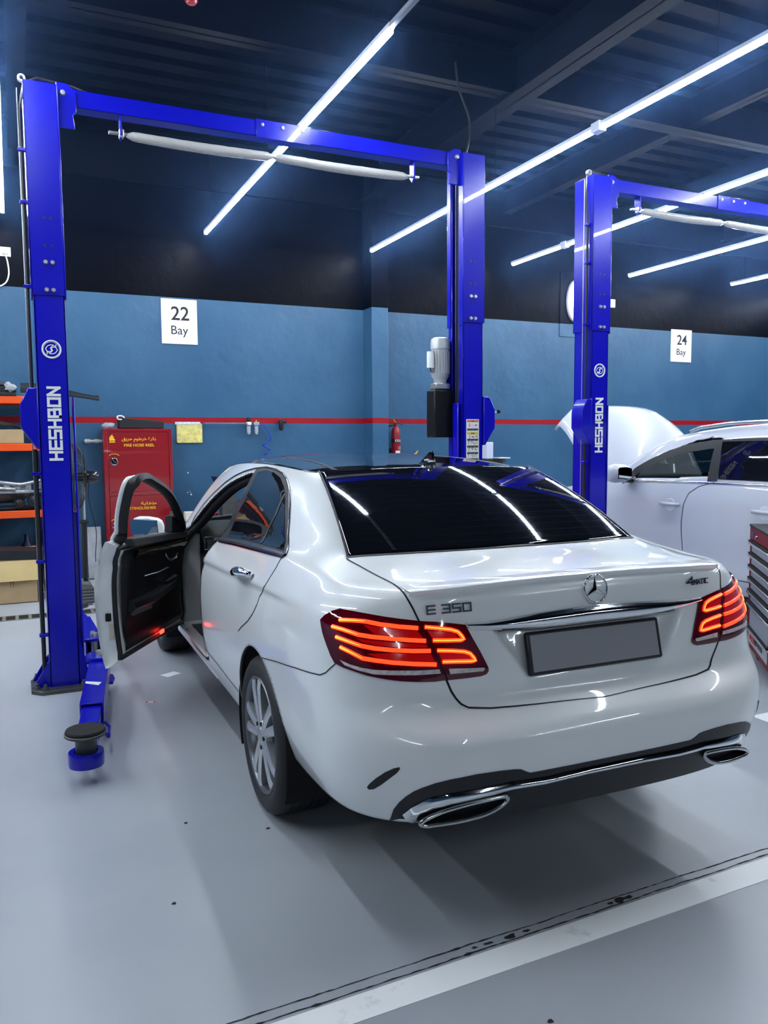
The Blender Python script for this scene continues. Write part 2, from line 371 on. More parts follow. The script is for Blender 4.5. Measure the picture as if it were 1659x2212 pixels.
# ---- control net (half, x>0; y forward from the rear bumper; z up)
XF = np.array([0, .27, .53, .73, .875, .965])
def rear_pts(y0, W, L, z, shelf=0., n=3.5, zd=0.):
    """six points from the centre of the tail to its corner"""
    out = []
    wts = [1, 1, .92, .55, .12, 0]
    for f, wt in zip(XF, wts):
        yy = y0+L*(1-(1-f**n)**(1/n))+shelf*wt
        out.append((W*f, yy, z-zd*f**3))
    return out
YS = [1.15, 1.55, 1.95, 2.35, 2.75, 3.15]
ROWS = [  # z, y0, shelf, Wrear, x at side (belt-scaled), rear L, zdrop
 (.35, .055, .0, .855, .860, .50, 0), (.42, .030, .0, .885, .882, .50, 0), (.52, .004, .0, .902, .896, .50, 0), (.60, .000, .0, .908, .903, .50, 0),
 (.655, .018, .008, .911, .906, .50, 0), (.695, .045, .055, .912, .908, .49, 0), (.79, .075, .030, .913, .909, .48, 0), (.88, .105, .016, .910, .908, .47, 0),
 (.95, .130, .006, .900, .900, .46, 0), (1.01, .150, .0, .872, .880, .45, .004), (1.062, .160, .0, .815, .856, .42, .014)]
def z12(y): return 1.100-.052*max(0, y-1.0)
def zbot(y): return .35 if y < .8 else max(.285, .35-.10*(y-.8))
half = []
FR = {0: (.30, .86, .60, 4.72, 4.80), 1: (.40, .885, .66, 4.74, 4.84), 2: (.50, .895, .69, 4.75, 4.86), 3: (.58, .90, .70, 4.75, 4.87), 4: (.63, .902, .70, 4.74, 4.87), 5: (.67, .903, .70, 4.73, 4.86),
      6: (.735, .900, .70, 4.70, 4.84), 7: (.785, .89, .69, 4.66, 4.80)}
for k, (z, y0, sh, W, xs, L, zd) in enumerate(ROWS):
    r = rear_pts(y0, W, L, z, sh, zd=zd)
    up = max(0., (z-.95)/.11)
    r.append((W+(.004 if k < 8 else -.0), y0+L+.02, z-zd*1.1))                     # c6
    arch = .006 if 2 <= k <= 7 else 0
    r.append(((W*.35+xs*.65)+arch*.7, .82+.02*up, z-.0*up-zd))                      # c7
    for y in YS:
        zz = zbot(y)+(z-.35)*(z12(y)-zbot(y))/.765
        bul = arch*math.exp(-((y-1.15)/.28)**2)
        tap = -.012*max(0, (y-2.6)/.6)
        sq = (0, 0, 0, 0, 0, 0, 0, 0, .004, -.002, -.010)[k]*min(1, max(0, (y-1.1)/.5)); r.append((xs+bul+tap+sq, y, zz))                                              # c8..c13
    if k in FR:
        zf, x15, x16, y16, y17 = FR[k]
        zz = zbot(3.6)+(z-.35)*(z12(3.6)-zbot(3.6))/.765
        r += [(xs-.012, 3.62, zz), (x15, 4.15, zf+.02), (x16, y16, zf), (0, y17, zf)]
    elif k == 8: r += [(.885, 3.62, .862), (.868, 4.15, .835), (.66, 4.60, .81), (0, 4.74, .82)]
    elif k == 9: r += [(.862, 3.58, .905), (.83, 4.05, .885), (.58, 4.42, .875), (0, 4.52, .885)]
    else: r += [(.838, 3.54, .94), (.785, 3.90, .935), (.48, 4.17, .945), (0, 4.25, .955)]
    half.append(r)
# deck / cowl row
half.append([(0, .42, 1.098), (.22, .425, 1.096), (.43, .43, 1.092), (.60, .45, 1.084), (.705, .49, 1.074), (.762, .56, 1.068), (.800, .70, 1.072), (.826, .92, 1.080), (.830, 1.2, 1.084),
   (.825, 1.58, 1.069), (.824, 1.97, 1.047), (.825, 2.36, 1.027), (.822, 2.76, 1.005), (.815, 3.15, .984), (.815, 3.48, .962), (.735, 3.76, .972), (.42, 3.98, .988), (0, 4.05, .995)])
# glass base row
base = [(0, .638, 1.114), (.25, .648, 1.112), (.46, .676, 1.109), (.61, .706, 1.106), (.690, .732, 1.104), (.742, .80, 1.103), (.775, .92, 1.105), (.793, 1.08, 1.102), (.800, 1.32, 1.094),
   (.800, 1.62, 1.080), (.799, 2.0, 1.058), (.800, 2.38, 1.036), (.800, 2.77, 1.014), (.795, 3.15, .994), (.792, 3.42, .978), (.70, 3.68, .988), (.40, 3.86, 1.004), (0, 3.92, 1.012)]
roof = [(0, 1.290, 1.414), (.2, 1.298, 1.412), (.36, 1.318, 1.408), (.475, 1.345, 1.400), (.530, 1.375, 1.394), (.556, 1.43, 1.396), (.570, 1.53, 1.402), (.577, 1.66, 1.408), (.582, 1.82, 1.414),
   (.586, 2.02, 1.419), (.588, 2.27, 1.420), (.587, 2.50, 1.416), (.580, 2.75, 1.404), (.570, 2.95, 1.388), (.552, 3.08, 1.378), (.50, 3.13, 1.384), (.3, 3.17, 1.398), (0, 3.19, 1.404)]
half.append(base)
B_, R_ = np.array(base), np.array(roof)
OUT = np.array([(0, -.5, .85)]*4+[(.35, -.45, .8), (.7, -.35, .6), (.85, -.15, .45)]+[(.9, 0, .42)]*7+[(.75, .35, .55), (.3, .5, .8), (.1, .5, .85), (0, .5, .85)])
for f, bul in ((.28, .016), (.58, .024), (.82, .020), (.94, .009)):
    half.append(list(map(tuple, B_+(R_-B_)*f+OUT*bul)))
half.append(roof)
CTRL = mirror_ring(np.array(half, float))
G = dense(CTRL, .0125, smooth=60, fair=5, ring=36)
G0 = G.copy()
# license-plate recess pushed into the boot lid
def recess(P):
    x, y, z = P[..., 0], P[..., 1], P[..., 2]
    zt = (z-.742)/(.93-.742); hw = .272+(.395-.272)*np.clip(zt, 0, 1)
    inx = np.clip((hw-np.abs(x))/.040, 0, 1); inz = np.clip((z-.735)/.07, 0, 1)*np.clip((.945-z)/.012, 0, 1)
    s = inx*inx*(3-2*inx)*inz*inz*(3-2*inz)
    P[..., 1] += np.where(y < .35, (.048*s*(.55+.45*np.clip(zt, 0, 1))), 0)
recess(G)
def side_crease(P):
    """pressed line along the flanks"""
    x, y, z = P[..., 0], P[..., 1], P[..., 2]
    t = z-(.958-.042*(y-1.0)); m = np.clip((y-.55)/.35, 0, 1)*np.clip((3.5-y)/.3, 0, 1)*np.clip((np.abs(x)-.8)/.05, 0, 1)
    f = np.where(t >= 0, .005*np.clip(1-t/.075, 0, 1)**2, np.where(t > -.022, .005+.013*t/.022, -.008*np.clip((t+.20)/.178, 0, 1)**1.5))
    P[..., 0] += np.sign(x)*m*np.where(t < -.20, 0, f)
side_crease(G); side_crease(G0)
NR, NC, _ = G.shape
ARC = [(1.14, .325, .368), (4.012, .325, .368)]
DOOR = [(2.30, .345), (2.302, .50), (2.30, .70), (2.290, .85), (2.275, .945), (2.17, 1.02), (2.12, 1.06), (2.115, 1.20), (2.125, 1.325), (2.17, 1.370), (2.33, 1.350), (2.62, 1.284), (2.90, 1.172), (3.13, 1.045), (3.29, .955), (3.345, .86), (3.345, .62), (3.33, .42), (3.27, .345)]
def inside(poly, a, b):
    a = np.asarray(a); b = np.asarray(b); r = np.zeros(a.shape, bool); n = len(poly)
    for i in range(n):
        x0, y0 = poly[i]; x1, y1 = poly[i-1]
        c = ((y0 > b) != (y1 > b)) & (a < (x1-x0)*(b-y0)/((y1-y0) if y1 != y0 else 1e-9)+x0); r ^= c
    return r
def nearest_on(poly, p):
    best = None
    for i in range(len(poly)):
        a = np.array(poly[i-1]); b = np.array(poly[i]); d = b-a; t = np.clip((p-a)@d/(d@d), 0, 1); q = a+t*d; e = ((p-q)**2).sum()
        if best is None or e < best[0]: best = (e, q)
    return best[1]
def smooth_poly(p, n=6): return [tuple(q) for q in catmull(p, n, True)]
V = G.reshape(-1, 3)
idx = np.arange(NR*NC).reshape(NR, NC)
quads = np.stack([idx[:-1], np.roll(idx, -1, 1)[:-1], np.roll(idx, -1, 1)[1:], idx[1:]], -1).reshape(-1, 4)
bvh0 = BVHTree.FromPolygons([Vector(p) for p in G0.reshape(-1, 3)], [tuple(q) for q in quads])
full_bvh = BVHTree.FromPolygons([Vector(p) for p in V], [tuple(q) for q in quads])
def cut_shell(V, quads):
    V = V.copy(); c = V[quads].mean(1); kill = np.zeros(len(quads), bool)
    for yc, zc, R in ARC: kill |= (np.hypot(c[:, 1]-yc, c[:, 2]-zc) < R) & (np.abs(c[:, 0]) > .5)
    dk = inside(DOOR_S, c[:, 1], c[:, 2]) & (c[:, 0] < -.45); kill |= dk
    # windscreen opening
    wsk = inside([(-.70, .995), (.70, .995), (.50, 1.375), (-.50, 1.375)], c[:, 0], c[:, 2]) & (c[:, 1] > 3.0) & (c[:, 2] > .99); kill |= wsk
    rwt = (c[:, 2]-1.108)/.31; rwk = (np.abs(c[:, 0]) < .640-.112*rwt) & (rwt > .06) & (rwt < .955) & (c[:, 1] < 1.45) & (c[:, 1] > .55); kill |= rwk
    keep = quads[~kill]; used = np.zeros(len(V), bool); used[keep.ravel()] = True
    cutv = np.zeros(len(V), bool); cutv[quads[kill].ravel()] = True; edge = used & cutv
    for yc, zc, R in ARC:
        r = np.hypot(V[:, 1]-yc, V[:, 2]-zc); s = (used & (r < R) | edge & (r < R+.02)) & (np.abs(V[:, 0]) > .5)
        V[s, 1] = yc+(V[s, 1]-yc)*R/r[s]; V[s, 2] = zc+(V[s, 2]-zc)*R/r[s]
    dv = np.zeros(len(V), bool); dv[quads[dk].ravel()] = True
    s = used & (inside(DOOR_S, V[:, 1], V[:, 2]) | dv) & (V[:, 0] < -.45)
    for i in np.nonzero(s)[0]:
        V[i, 1:] = nearest_on(DOOR_S, V[i, 1:])
    return V, keep
DOOR_S = smooth_poly(DOOR, 5)
SV, SQ = cut_shell(V, quads)
def np_mesh(name, V, F):
    me = bpy.data.meshes.new(name); me.from_pydata([tuple(p) for p in V], [], [tuple(int(i) for i in f) for f in F])
    bm = bmesh.new(); bm.from_mesh(me); bmesh.ops.delete(bm, geom=[v for v in bm.verts if not v.link_faces], context='VERTS'); bm.to_mesh(me); bm.free()
    return me
PAINT = mat('paint_white', (.83, .855, .85), .32, coat=1.0, spec=.5)
CHROME = mat('chrome', (.82, .84, .87), .06, 1.0)
GLOSSK = mat('gloss_black', (.006, .006, .008), .04, coat=.6)
DGLASS = mat('tinted_glass', (.004, .005, .008), .03, spec=.7, coat=.3)
TRIMK = mat('trim_black', (.012, .012, .014), .55)
SEAMK = mat('seam_black', (.004, .004, .005), .8)
RUBBER = mat('tyre_rubber', (.018, .018, .02), .62, bump=.12, bscale=90)
ALLOY = mat('alloy_silver', (.60, .62, .64), .30, .75, coat=.5)
sedan = thing('sedan', 'white four-door saloon seen from behind with its driver door open', 'car', (0, 0, 0), -HD)
shell = link('body_shell', np_mesh('body_shell', SV, SQ), [PAINT, TRIMK], sedan, smooth=180)
so = shell.modifiers.new('thick', 'SOLIDIFY'); so.thickness = .022; so.offset = -1; so.material_offset = 1; so.material_offset_rim = 1; so.use_even_offset = False
# make sure normals point outwards
me = shell.data
bm = bmesh.new(); bm.from_mesh(me); bm.faces.ensure_lookup_table()
f0 = min(bm.faces, key=lambda f: (f.calc_center_median()-Vector((.9, 1.9, .7))).length)
if f0.normal.x < 0: bmesh.ops.reverse_faces(bm, faces=bm.faces[:])
bm.to_mesh(me); bm.free(); me.polygons.foreach_set('use_smooth', [True]*len(me.polygons))
# ---- looking up points of the body from the photograph's camera (car frame)
ch, sh_ = math.cos(HD), math.sin(HD)
CAMC = np.array([CAM[0]*ch-CAM[1]*sh_, CAM[0]*sh_+CAM[1]*ch, CAM[2]])
kR, kU, kF = cam_axes(YAW-HD)
def pray(u, v): return Vector(CAMC), Vector(kR*(u-829.5)/F_PX-kU*(v-1106)/F_PX+kF).normalized()
def hit(u, v, bvh=None):
    o, d = pray(u, v); p, n, i, t = (bvh or full_bvh).ray_cast(o, d)
    if p is None:
        for k in range(1, 40):            # silhouette: slide to the nearest body point along the ray
            q = o+d*(3.0+k*.1); r = (bvh or full_bvh).find_nearest(q)
            if p is None or r[3] < best: p, best = r[0], r[3]
    return p
def on_plane(u, v, ax, val):
    o, d = pray(u, v); return o+d*((val-o[ax])/d[ax])
def surf(p, off=0., bvh=None):
    q, n, i, t = (bvh or full_bvh).find_nearest(Vector(p))
    # smooth normal from the neighbourhood
    if n.dot(q-Vector((0, min(max(q.y, .9), 3.6), .7))) < 0: n = -n
    return q+n*off, n
def patch(name, outline, d, m, parent, off=.003, grid=.02, sink=.006, mirror=False, smooth=60, bvh=None, dome=0.):
    """panel hugging the body; outline = 3D points, d = outward direction of projection"""
    d = Vector(d).normalized(); u = d.cross(Vector((0, 0, 1)))
    if u.length < .1: u = Vector((1, 0, 0))
    u.normalize(); v = u.cross(d)
    P = [(Vector(p).dot(u), Vector(p).dot(v)) for p in outline]
    bm = bmesh.new(); f = bm.faces.new([bm.verts.new((a, b, 0)) for a, b in P])
    bmesh.ops.triangulate(bm, faces=[f])
    for ax in (0, 1):
        lo = min(p[ax] for p in P); hi = max(p[ax] for p in P); x = lo+grid*.5
        while x < hi:
            co = Vector((x, 0, 0)) if ax == 0 else Vector((0, x, 0)); no = Vector((1, 0, 0)) if ax == 0 else Vector((0, 1, 0))
            bmesh.ops.bisect_plane(bm, geom=bm.verts[:]+bm.edges[:]+bm.faces[:], plane_co=co, plane_no=no, dist=1e-5); x += grid
    dref = sum(Vector(p).dot(d) for p in outline)/len(outline)
    for w_ in bm.verts:
        g = u*w_.co.x+v*w_.co.y+d*dref; q, n, i, t = (bvh or full_bvh).ray_cast(g+d*.6, -d)
        if q is None or abs((q-g).dot(d)) > .45: q, n, i, t = (bvh or full_bvh).find_nearest(g)
        if n.dot(d) < 0: n = -n
        w_.co = q+n*off
    bmesh.ops.recalc_face_normals(bm, faces=bm.faces[:])
    tot = sum((f.normal.dot(d)*f.calc_area() for f in bm.faces))
    if tot < 0: bmesh.ops.reverse_faces(bm, faces=bm.faces[:])
    bm.normal_update()
    if sink:
        be = [e for e in bm.edges if e.is_boundary]; r = bmesh.ops.extrude_edge_only(bm, edges=be)
        for w_ in [g for g in r['geom'] if isinstance(g, bmesh.types.BMVert)]:
            q, n, i, t = (bvh or full_bvh).find_nearest(w_.co)
            if n.dot(d) < 0: n = -n
            w_.co = w_.co-n*sink
        bmesh.ops.recalc_face_normals(bm, faces=bm.faces[:])
        f0 = max(bm.faces, key=lambda f: f.calc_area())
        if f0.normal.dot(d) < 0: bmesh.ops.reverse_faces(bm, faces=bm.faces[:])
    if mirror:
        for w_ in bm.verts: w_.co.x *= -1
        bmesh.ops.reverse_faces(bm, faces=bm.faces[:])
    me = bpy.data.meshes.new(name); bm.to_mesh(me); bm.free()
    return link(name, me, m, parent, smooth=smooth)
def resample(pts, step):
    P = [Vector(p) for p in pts]; out = [P[0]]
    for a, b in zip(P, P[1:]):
        L = (b-a).length; k = max(1, int(math.ceil(L/step)))
        for i in range(1, k+1): out.append(a.lerp(b, i/k))
    return out
def strip_mb(mb, pts, width, off=.002, h=.0, step=.012, nseg=4, mirror=False, closed=False, proj=True, bvh=None):
    """ribbon (optionally domed by h) lying along the body surface"""
    P = resample(pts, step); rows = []
    wd = width if hasattr(width, '__len__') else None
    for i, p in enumerate(P):
        q, n = surf(p, 0, bvh) if proj else (p, Vector((0, -1, 0)))
        a = P[max(0, i-1)]; b = P[min(len(P)-1, i+1)]; t = (b-a)
        t = (t-n*t.dot(n)); t = t.normalized() if t.length > 1e-9 else Vector((0, 0, 1)); s = n.cross(t).normalized()
        w_ = np.interp(i/(len(P)-1), np.linspace(0, 1, len(wd)), wd) if wd is not None else width
        row = []
        for j in range(nseg+1):
            f = -1+2*j/nseg; e = q+s*(f*w_/2); e2, n2 = surf(e, 0, bvh) if proj else (e, n)
            row.append(e2+n2*(off+h*(1-f*f)))
        rows.append(row)
    vs = [tuple(Vector((-p.x, p.y, p.z)) if mirror else p) for r in rows for p in r]; k = nseg+1
    fs = [(i*k+j, i*k+j+1, (i+1)*k+j+1, (i+1)*k+j) for i in range(len(rows)-1) for j in range(nseg)]
    if mirror: fs = [f[::-1] for f in fs]
    return mb.add(vs, fs)
def strip(name, pts, width, m, parent, off=.002, h=0., mirror=False, both=False, **kw):
    for mr in ([False, True] if both else [mirror]):
        mb = MB(); strip_mb(mb, pts, width, off, h, mirror=mr, **kw)
        me = bpy.data.meshes.new(name); me.from_pydata(mb.v, [], mb.f); o = link(name, me, m, parent, smooth=180)
    return o
def flip(pts): return [Vector((-p[0], p[1], p[2])) for p in pts]
def z2(pts): return [hit(660+x*.28933, 1150+y*.28933) for x, y in pts]          # coordinates read in the tail-light crop
# ---------------------------------------------------------------- roof panel (black glass)
rc = G[-1]; 
ZC_ = ([1.24, 1.30, 1.7, 2.1, 2.5, 2.8, 3.0, 3.19, 3.25], [1.402, 1.4185, 1.452, 1.468, 1.467, 1.452, 1.432, 1.405, 1.395])
def zc_(y): 
    return np.interp(y, np.linspace(1.24, 3.25, 60), zsm)
yy_ = np.linspace(1.24, 3.25, 60); zsm = np.interp(yy_, *ZC_)
for _ in range(12): zsm[1:-1] = .5*zsm[1:-1]+.25*(zsm[:-2]+zsm[2:])
rim = [(p[0], p[1]) for p in rc]
bm = bmesh.new(); rv = rc[::3]
f = bm.faces.new([bm.verts.new((p[0]*1.004, p[1]+(.004 if p[1] > 2 else -.004), 0)) for p in rv]); bmesh.ops.triangulate(bm, faces=[f])
for ax in (0, 1):
    x = -.62 if ax == 0 else 1.30
    while x < (.62 if ax == 0 else 3.2):
        bmesh.ops.bisect_plane(bm, geom=bm.verts[:]+bm.edges[:]+bm.faces[:], plane_co=Vector((x, 0, 0)) if ax == 0 else Vector((0, x, 0)), plane_no=Vector((1, 0, 0)) if ax == 0 else Vector((0, 1, 0)), dist=1e-5); x += .03
right = rc[rc[:, 0] > .3]; ys_ = right[:, 1]; o_ = np.argsort(ys_); ye, xe, ze = right[o_, 1], right[o_, 0], right[o_, 2]
for v_ in bm.verts:
    x, y = v_.co.x, v_.co.y; X = np.interp(y, ye, xe); Z = np.interp(y, ye, ze); zc0 = float(zc_(y)); X = max(X, abs(x))
    v_.co.z = zc0-(zc0-Z)*min(1., abs(x)/X)**2.6+.0015
bmesh.ops.recalc_face_normals(bm, faces=bm.faces[:])
if sum(f.normal.z*f.calc_area() for f in bm.faces) < 0: bmesh.ops.reverse_faces(bm, faces=bm.faces[:])
me = bpy.data.meshes.new('roof_panel'); bm.to_mesh(me); bm.free()
roof_o = link('roof_panel', me, GLOSSK, sedan, smooth=180)
so = roof_o.modifiers.new('thick', 'SOLIDIFY'); so.thickness = .012; so.offset = -1
roof_bvh = BVHTree.FromPolygons([v.co.copy() for v in me.vertices], [tuple(p.vertices) for p in me.polygons])
# ---------------------------------------------------------------- glass
def zc(pts): return [hit(380+x*.38577, 960+y*.38577) for x, y in pts]           # coordinates read in the side-window crop
Lg = [hit(*p) for p in ((686, 1037), (694, 1062), (705, 1095), (718, 1130), (733, 1170), (747, 1203))]
bot = [Vector((x, .718+.004*abs(x), 1.112)) for x in np.linspace(-.61, .61, 14)]
top = [Vector((x, 1.352, 1.41)) for x in np.linspace(.55, -.55, 12)]
rwn = Vector((0, -.433, .901))
def rw_pt(x, t):
    hw = .668-.112*t; f = abs(x)/hw
    b = Vector((x, .628+.195*x*x, 1.119-.030*x*x)); tp = Vector((x, 1.283+.215*x*x, 1.4175-.052*x*x))
    return b.lerp(tp, t)+rwn*(.022*4*t*(1-t)+.004)
mb = MB(); nx, nt_r = 48, 32; rows = [[tuple(rw_pt((.668-.112*t)*(-1+2*i/nx)*1.0, t)) for i in range(nx+1)] for t in np.linspace(0, 1, nt_r)]
mb.add([q for r in rows for q in r], [(i*(nx+1)+j, i*(nx+1)+j+1, (i+1)*(nx+1)+j+1, (i+1)*(nx+1)+j) for i in range(nt_r-1) for j in range(nx)])
rwo = mb.build('rear_window', DGLASS, sedan, smooth=180); q = rwo.modifiers.new('thick', 'SOLIDIFY'); q.thickness = .006; q.offset = -1
rw_bvh = BVHTree.FromPolygons([Vector(q) for r in rows for q in r], [(i*(nx+1)+j, i*(nx+1)+j+1, (i+1)*(nx+1)+j+1, (i+1)*(nx+1)+j) for i in range(nt_r-1) for j in range(nx)])
strip('rear_window_edge', [rw_pt(-(.668-.112*t)*1.0, t) for t in np.linspace(0, 1, 16)], .016, TRIMK, sedan, off=.0015, both=True, bvh=rw_bvh)
strip('rear_window_base_seal', [Vector((x, .624+.195*x*x, 1.116-.03*x*x)) for x in np.linspace(-.67, .67, 40)], .012, TRIMK, sedan, off=.003)
WIRE = mat('defogger_wire', (.010, .009, .012), .6, spec=.05)
mb = MB()
for k in range(15):
    t = (k+1)/16; hw = .668-.112*t-.055; mb.tube([rw_pt(x, t)+rwn*.0002 for x in np.linspace(-hw, hw, 24)], .0007, 4, caps=False)
me = bpy.data.meshes.new('defogger_wires'); me.from_pydata(mb.v, [], mb.f); link('defogger_wires', me, WIRE, sedan)
FRM = [(452, 140), (520, 132), (575, 150), (612, 180), (632, 225), (640, 300), (637, 400), (628, 520), (614, 628), (520, 600), (420, 572), (330, 548), (246, 530), (300, 440), (350, 340), (400, 240)]
GLS = [(462, 160), (510, 150), (555, 163), (590, 192), (610, 240), (616, 310), (614, 420), (604, 596), (500, 566), (400, 540), (292, 517), (340, 420), (390, 320), (430, 230)]
frm = zc(FRM); gls = zc(GLS)
for mir in (False, True):
    patch('rear_door_frame', frm, (-1, 0, .25), TRIMK, sedan, off=.003, sink=.008, grid=.03, mirror=mir)
    patch('rear_door_window', gls, (-1, 0, .25), DGLASS, sedan, off=.007, sink=.006, grid=.03, mirror=mir)
    strip('quarter_window_bar', zc([(616, 285), (570, 395), (520, 495), (482, 560)]), .018, TRIMK, sedan, off=.009, h=.003, mirror=mir)
    strip('window_chrome_trim', zc([(60, 487), (110, 405), (160, 335), (215, 275), (280, 215), (330, 180), (390, 152), (450, 136), (510, 130), (560, 142), (600, 165), (624, 200), (638, 260), (641, 340), (637, 430), (630, 520), (616, 622)]), .010, mat('satin_trim', (.24, .24, .27), .2, 1.0), sedan, off=.004, h=.004, mirror=mir)
    strip('belt_chrome_trim', zc([(246, 537), (330, 553), (420, 576), (520, 603), (610, 628)]), .024, mat('satin_trim'), sedan, off=.006, h=.005, mirror=mir)
# right-hand front side window, closed door on that side
fr = [Vector((-x, y, z)) for x, y, z in ((-.80, 2.06, 1.06), (-.63, 2.12, 1.36), (-.64, 2.4, 1.335), (-.67, 2.65, 1.255), (-.72, 2.9, 1.145), (-.80, 3.13, 1.01), (-.815, 2.8, 1.025), (-.82, 2.4, 1.045))]
patch('front_door_window', fr, (1, 0, .25), DGLASS, sedan, off=.004, sink=.006, grid=.03)
# windscreen, clear
WSG = mat('clear_glass', (.9, .95, .95), .0, trans=1.0, ior=1.02, spec=.3)
ws = [Vector((x, 3.60, .985)) for x in np.linspace(-.72, .72, 10)]+[Vector((x, 3.1, 1.39)) for x in np.linspace(.52, -.52, 10)]
patch('windscreen', ws, (0, .6, .8), WSG, sedan, off=-.004, sink=0, grid=.06, bvh=bvh0)
# ---------------------------------------------------------------- panel gaps
LID = [hit(*p) for p in ((748, 1207), (775, 1222), (800, 1236), (825, 1249), (850, 1262), (868, 1277), (880, 1294), (892, 1315), (905, 1342))]
strip('boot_lid_gap', LID, .006, SEAMK, sedan, off=.0015, both=True)
LOW = [hit(*p) for p in ((964, 1469), (974, 1492), (984, 1508), (996, 1521), (1012, 1529), (1060, 1530), (1110, 1526), (1160, 1521), (1220, 1514))]+[Vector((0, .07, .676))]
strip('boot_lid_lower_gap', LOW, [.007, .007, .006, .005, .004, .003, .003], SEAMK, sedan, off=.0015, both=True)
strip('rear_door_gap', [hit(*p) for p in ((613, 1201), (597, 1226), (573, 1265), (561, 1288), (556, 1305), (546, 1326), (535, 1342), (521, 1355), (515, 1363))], .005, SEAMK, sedan, off=.0015, both=True)
strip('rear_door_sill_gap', [Vector((-.89, y, z)) for y, z in ((2.295, .415), (2.0, .405), (1.75, .395), (1.55, .388))], .005, SEAMK, sedan, off=.0015, both=True)
strip('bumper_gap', [hit(*p) for p in ((566, 1421), (600, 1430), (640, 1443), (678, 1455), (692, 1458), (704, 1453), (726, 1433))], .004, SEAMK, sedan, off=.0015, both=True)
strip('rear_door_front_edge', [Vector((-.9, y, z)) for y, z in ((2.299, .36), (2.302, .5), (2.30, .7), (2.290, .85), (2.272, .945))], .012, TRIMK, sedan, off=.0005)
strip('right_front_door_gap', [Vector((.9, y, z)) for y, z in ((2.299, .40), (2.302, .5), (2.30, .7), (2.288, .85), (2.26, .97), (2.06, 1.05))], .005, SEAMK, sedan, off=.0015)
# ---------------------------------------------------------------- lip spoiler
def edge_at(x):
    best = None
    for z in np.linspace(1.045, 1.085, 9):
        p, n, i, t = bvh0.ray_cast(Vector((x, -1, z)), Vector((0, 1, 0)))
        if p is not None and p.y < .36: best = p
    return best if best else Vector((x, .25, 1.05))
xs = np.linspace(-.648, .648, 60); mb = MB(); rows = []
for x in xs:
    zt = 1.078-.020*(abs(x)/.65)**2.5; pq, n, i, t = bvh0.ray_cast(Vector((x, -1, zt-.014)), Vector((0, 1, 0)))
    ye = min(pq.y, .33) if pq is not None else .25
    tap = min(1., (0.665-abs(x))/.05)
    dk, _ = surf((x, ye+.075, zt+.01), 0, bvh0); d2, _ = surf((x, ye+.04, zt), 0, bvh0)
    rows.append([dk+Vector((0, 0, .001)), d2+Vector((0, -.005, .006*tap)), Vector((x, ye-.010*tap, zt+.007*tap)), Vector((x, ye-.016*tap, zt+.004*tap)), Vector((x, ye-.015*tap, zt-.003)), Vector((x, ye+.004, zt-.020))])
vs = [tuple(p) for r in rows for p in r]
mb.add(vs, [(i*6+j, (i+1)*6+j, (i+1)*6+j+1, i*6+j+1) for i in range(len(rows)-1) for j in range(5)])
mb.build('lip_spoiler', PAINT, sedan, smooth=50)
# ---------------------------------------------------------------- chrome bar, plate, emblem, lettering
ct = [hit(*p, bvh0) for p in ((1003, 1346), (1040, 1344), (1095, 1337), (1152, 1329), (1220, 1322), (1275, 1317))]
cb = [hit(*p, bvh0) for p in ((1275, 1334), (1208, 1345), (1160, 1353), (1115, 1358), (1060, 1359.5), (1008, 1358))]
outl = ct+flip(ct[::-1])+flip(cb[::-1])+cb
cc = [(a+b)/2 for a, b in zip(ct, cb[::-1])]
strip('chrome_grip_bar', cc+flip(cc[::-1]), [.018, .030, .042, .050, .054, .055, .055, .054, .050, .042, .030, .018], CHROME, sedan, off=.004, h=.017, nseg=8, bvh=bvh0)
uh = MB()
rows = []
for x in np.linspace(-.36, .36, 24):
    p, n, i, t = bvh0.ray_cast(Vector((x, -1, .93)), Vector((0, 1, 0))); rows.append([(x, p.y-.010, .926), (x, p.y+.015, .918), (x, p.y+.04, .922)])
uh.add([q for r in rows for q in r], [(i*3+j, i*3+j+1, i*3+j+4, i*3+j+3) for i in range(23) for j in range(2)])
uh.build('plate_lamp_strip', mat('satin_steel', (.55, .53, .52), .22, 1.), sedan, smooth=60)
PLM = frame_mtx((.004, .128, .839), (1, 0, 0), (0, .24, 1))
pl = MB().box(-.278, .278, -.0705, .0705, -.006, .010).xf(PLM).build('plate_frame', mat('frame_black', (.01, .011, .014), .35), sedan, bevel=.008)
MB().box(-.262, .262, -.060, .060, .008, .0118).xf(PLM).build('number_plate', mat('plate_grey', (.27, .27, .29), .5), pl, bevel=.0025)
em = thing('star_emblem', None, None); em.parent = sedan
p0 = hit(1283, 1272); _, n0 = surf(p0); yv = Vector((0, 0, 1)); EMX = frame_mtx(p0+n0*.008, (1, 0, 0), (0, .12, 1))
mb = MB(); mb.tube([EMX @ Vector((.0465*math.cos(t), .0465*math.sin(t), 0)) for t in np.linspace(0, 2*math.pi, 49)[:-1]], .0042, 8, closed=True)
mb.build('emblem_ring', CHROME, em, smooth=180)
mb = MB()
for k in range(3):
    a = math.pi/2+k*2*math.pi/3; tip = Vector((.0455*math.cos(a), .0455*math.sin(a), -.001)); l = Vector((.0105*math.cos(a+math.pi/3), .0105*math.sin(a+math.pi/3), -.001)); r = Vector((.0105*math.cos(a-math.pi/3), .0105*math.sin(a-math.pi/3), -.001)); c = Vector((0, 0, .007))
    q = [EMX @ v for v in (tip, l, c, r)]; mb.add(q, [(0, 1, 2), (0, 2, 3), (0, 3, 1), (1, 3, 2)])
mb.build('emblem_star', CHROME, em)
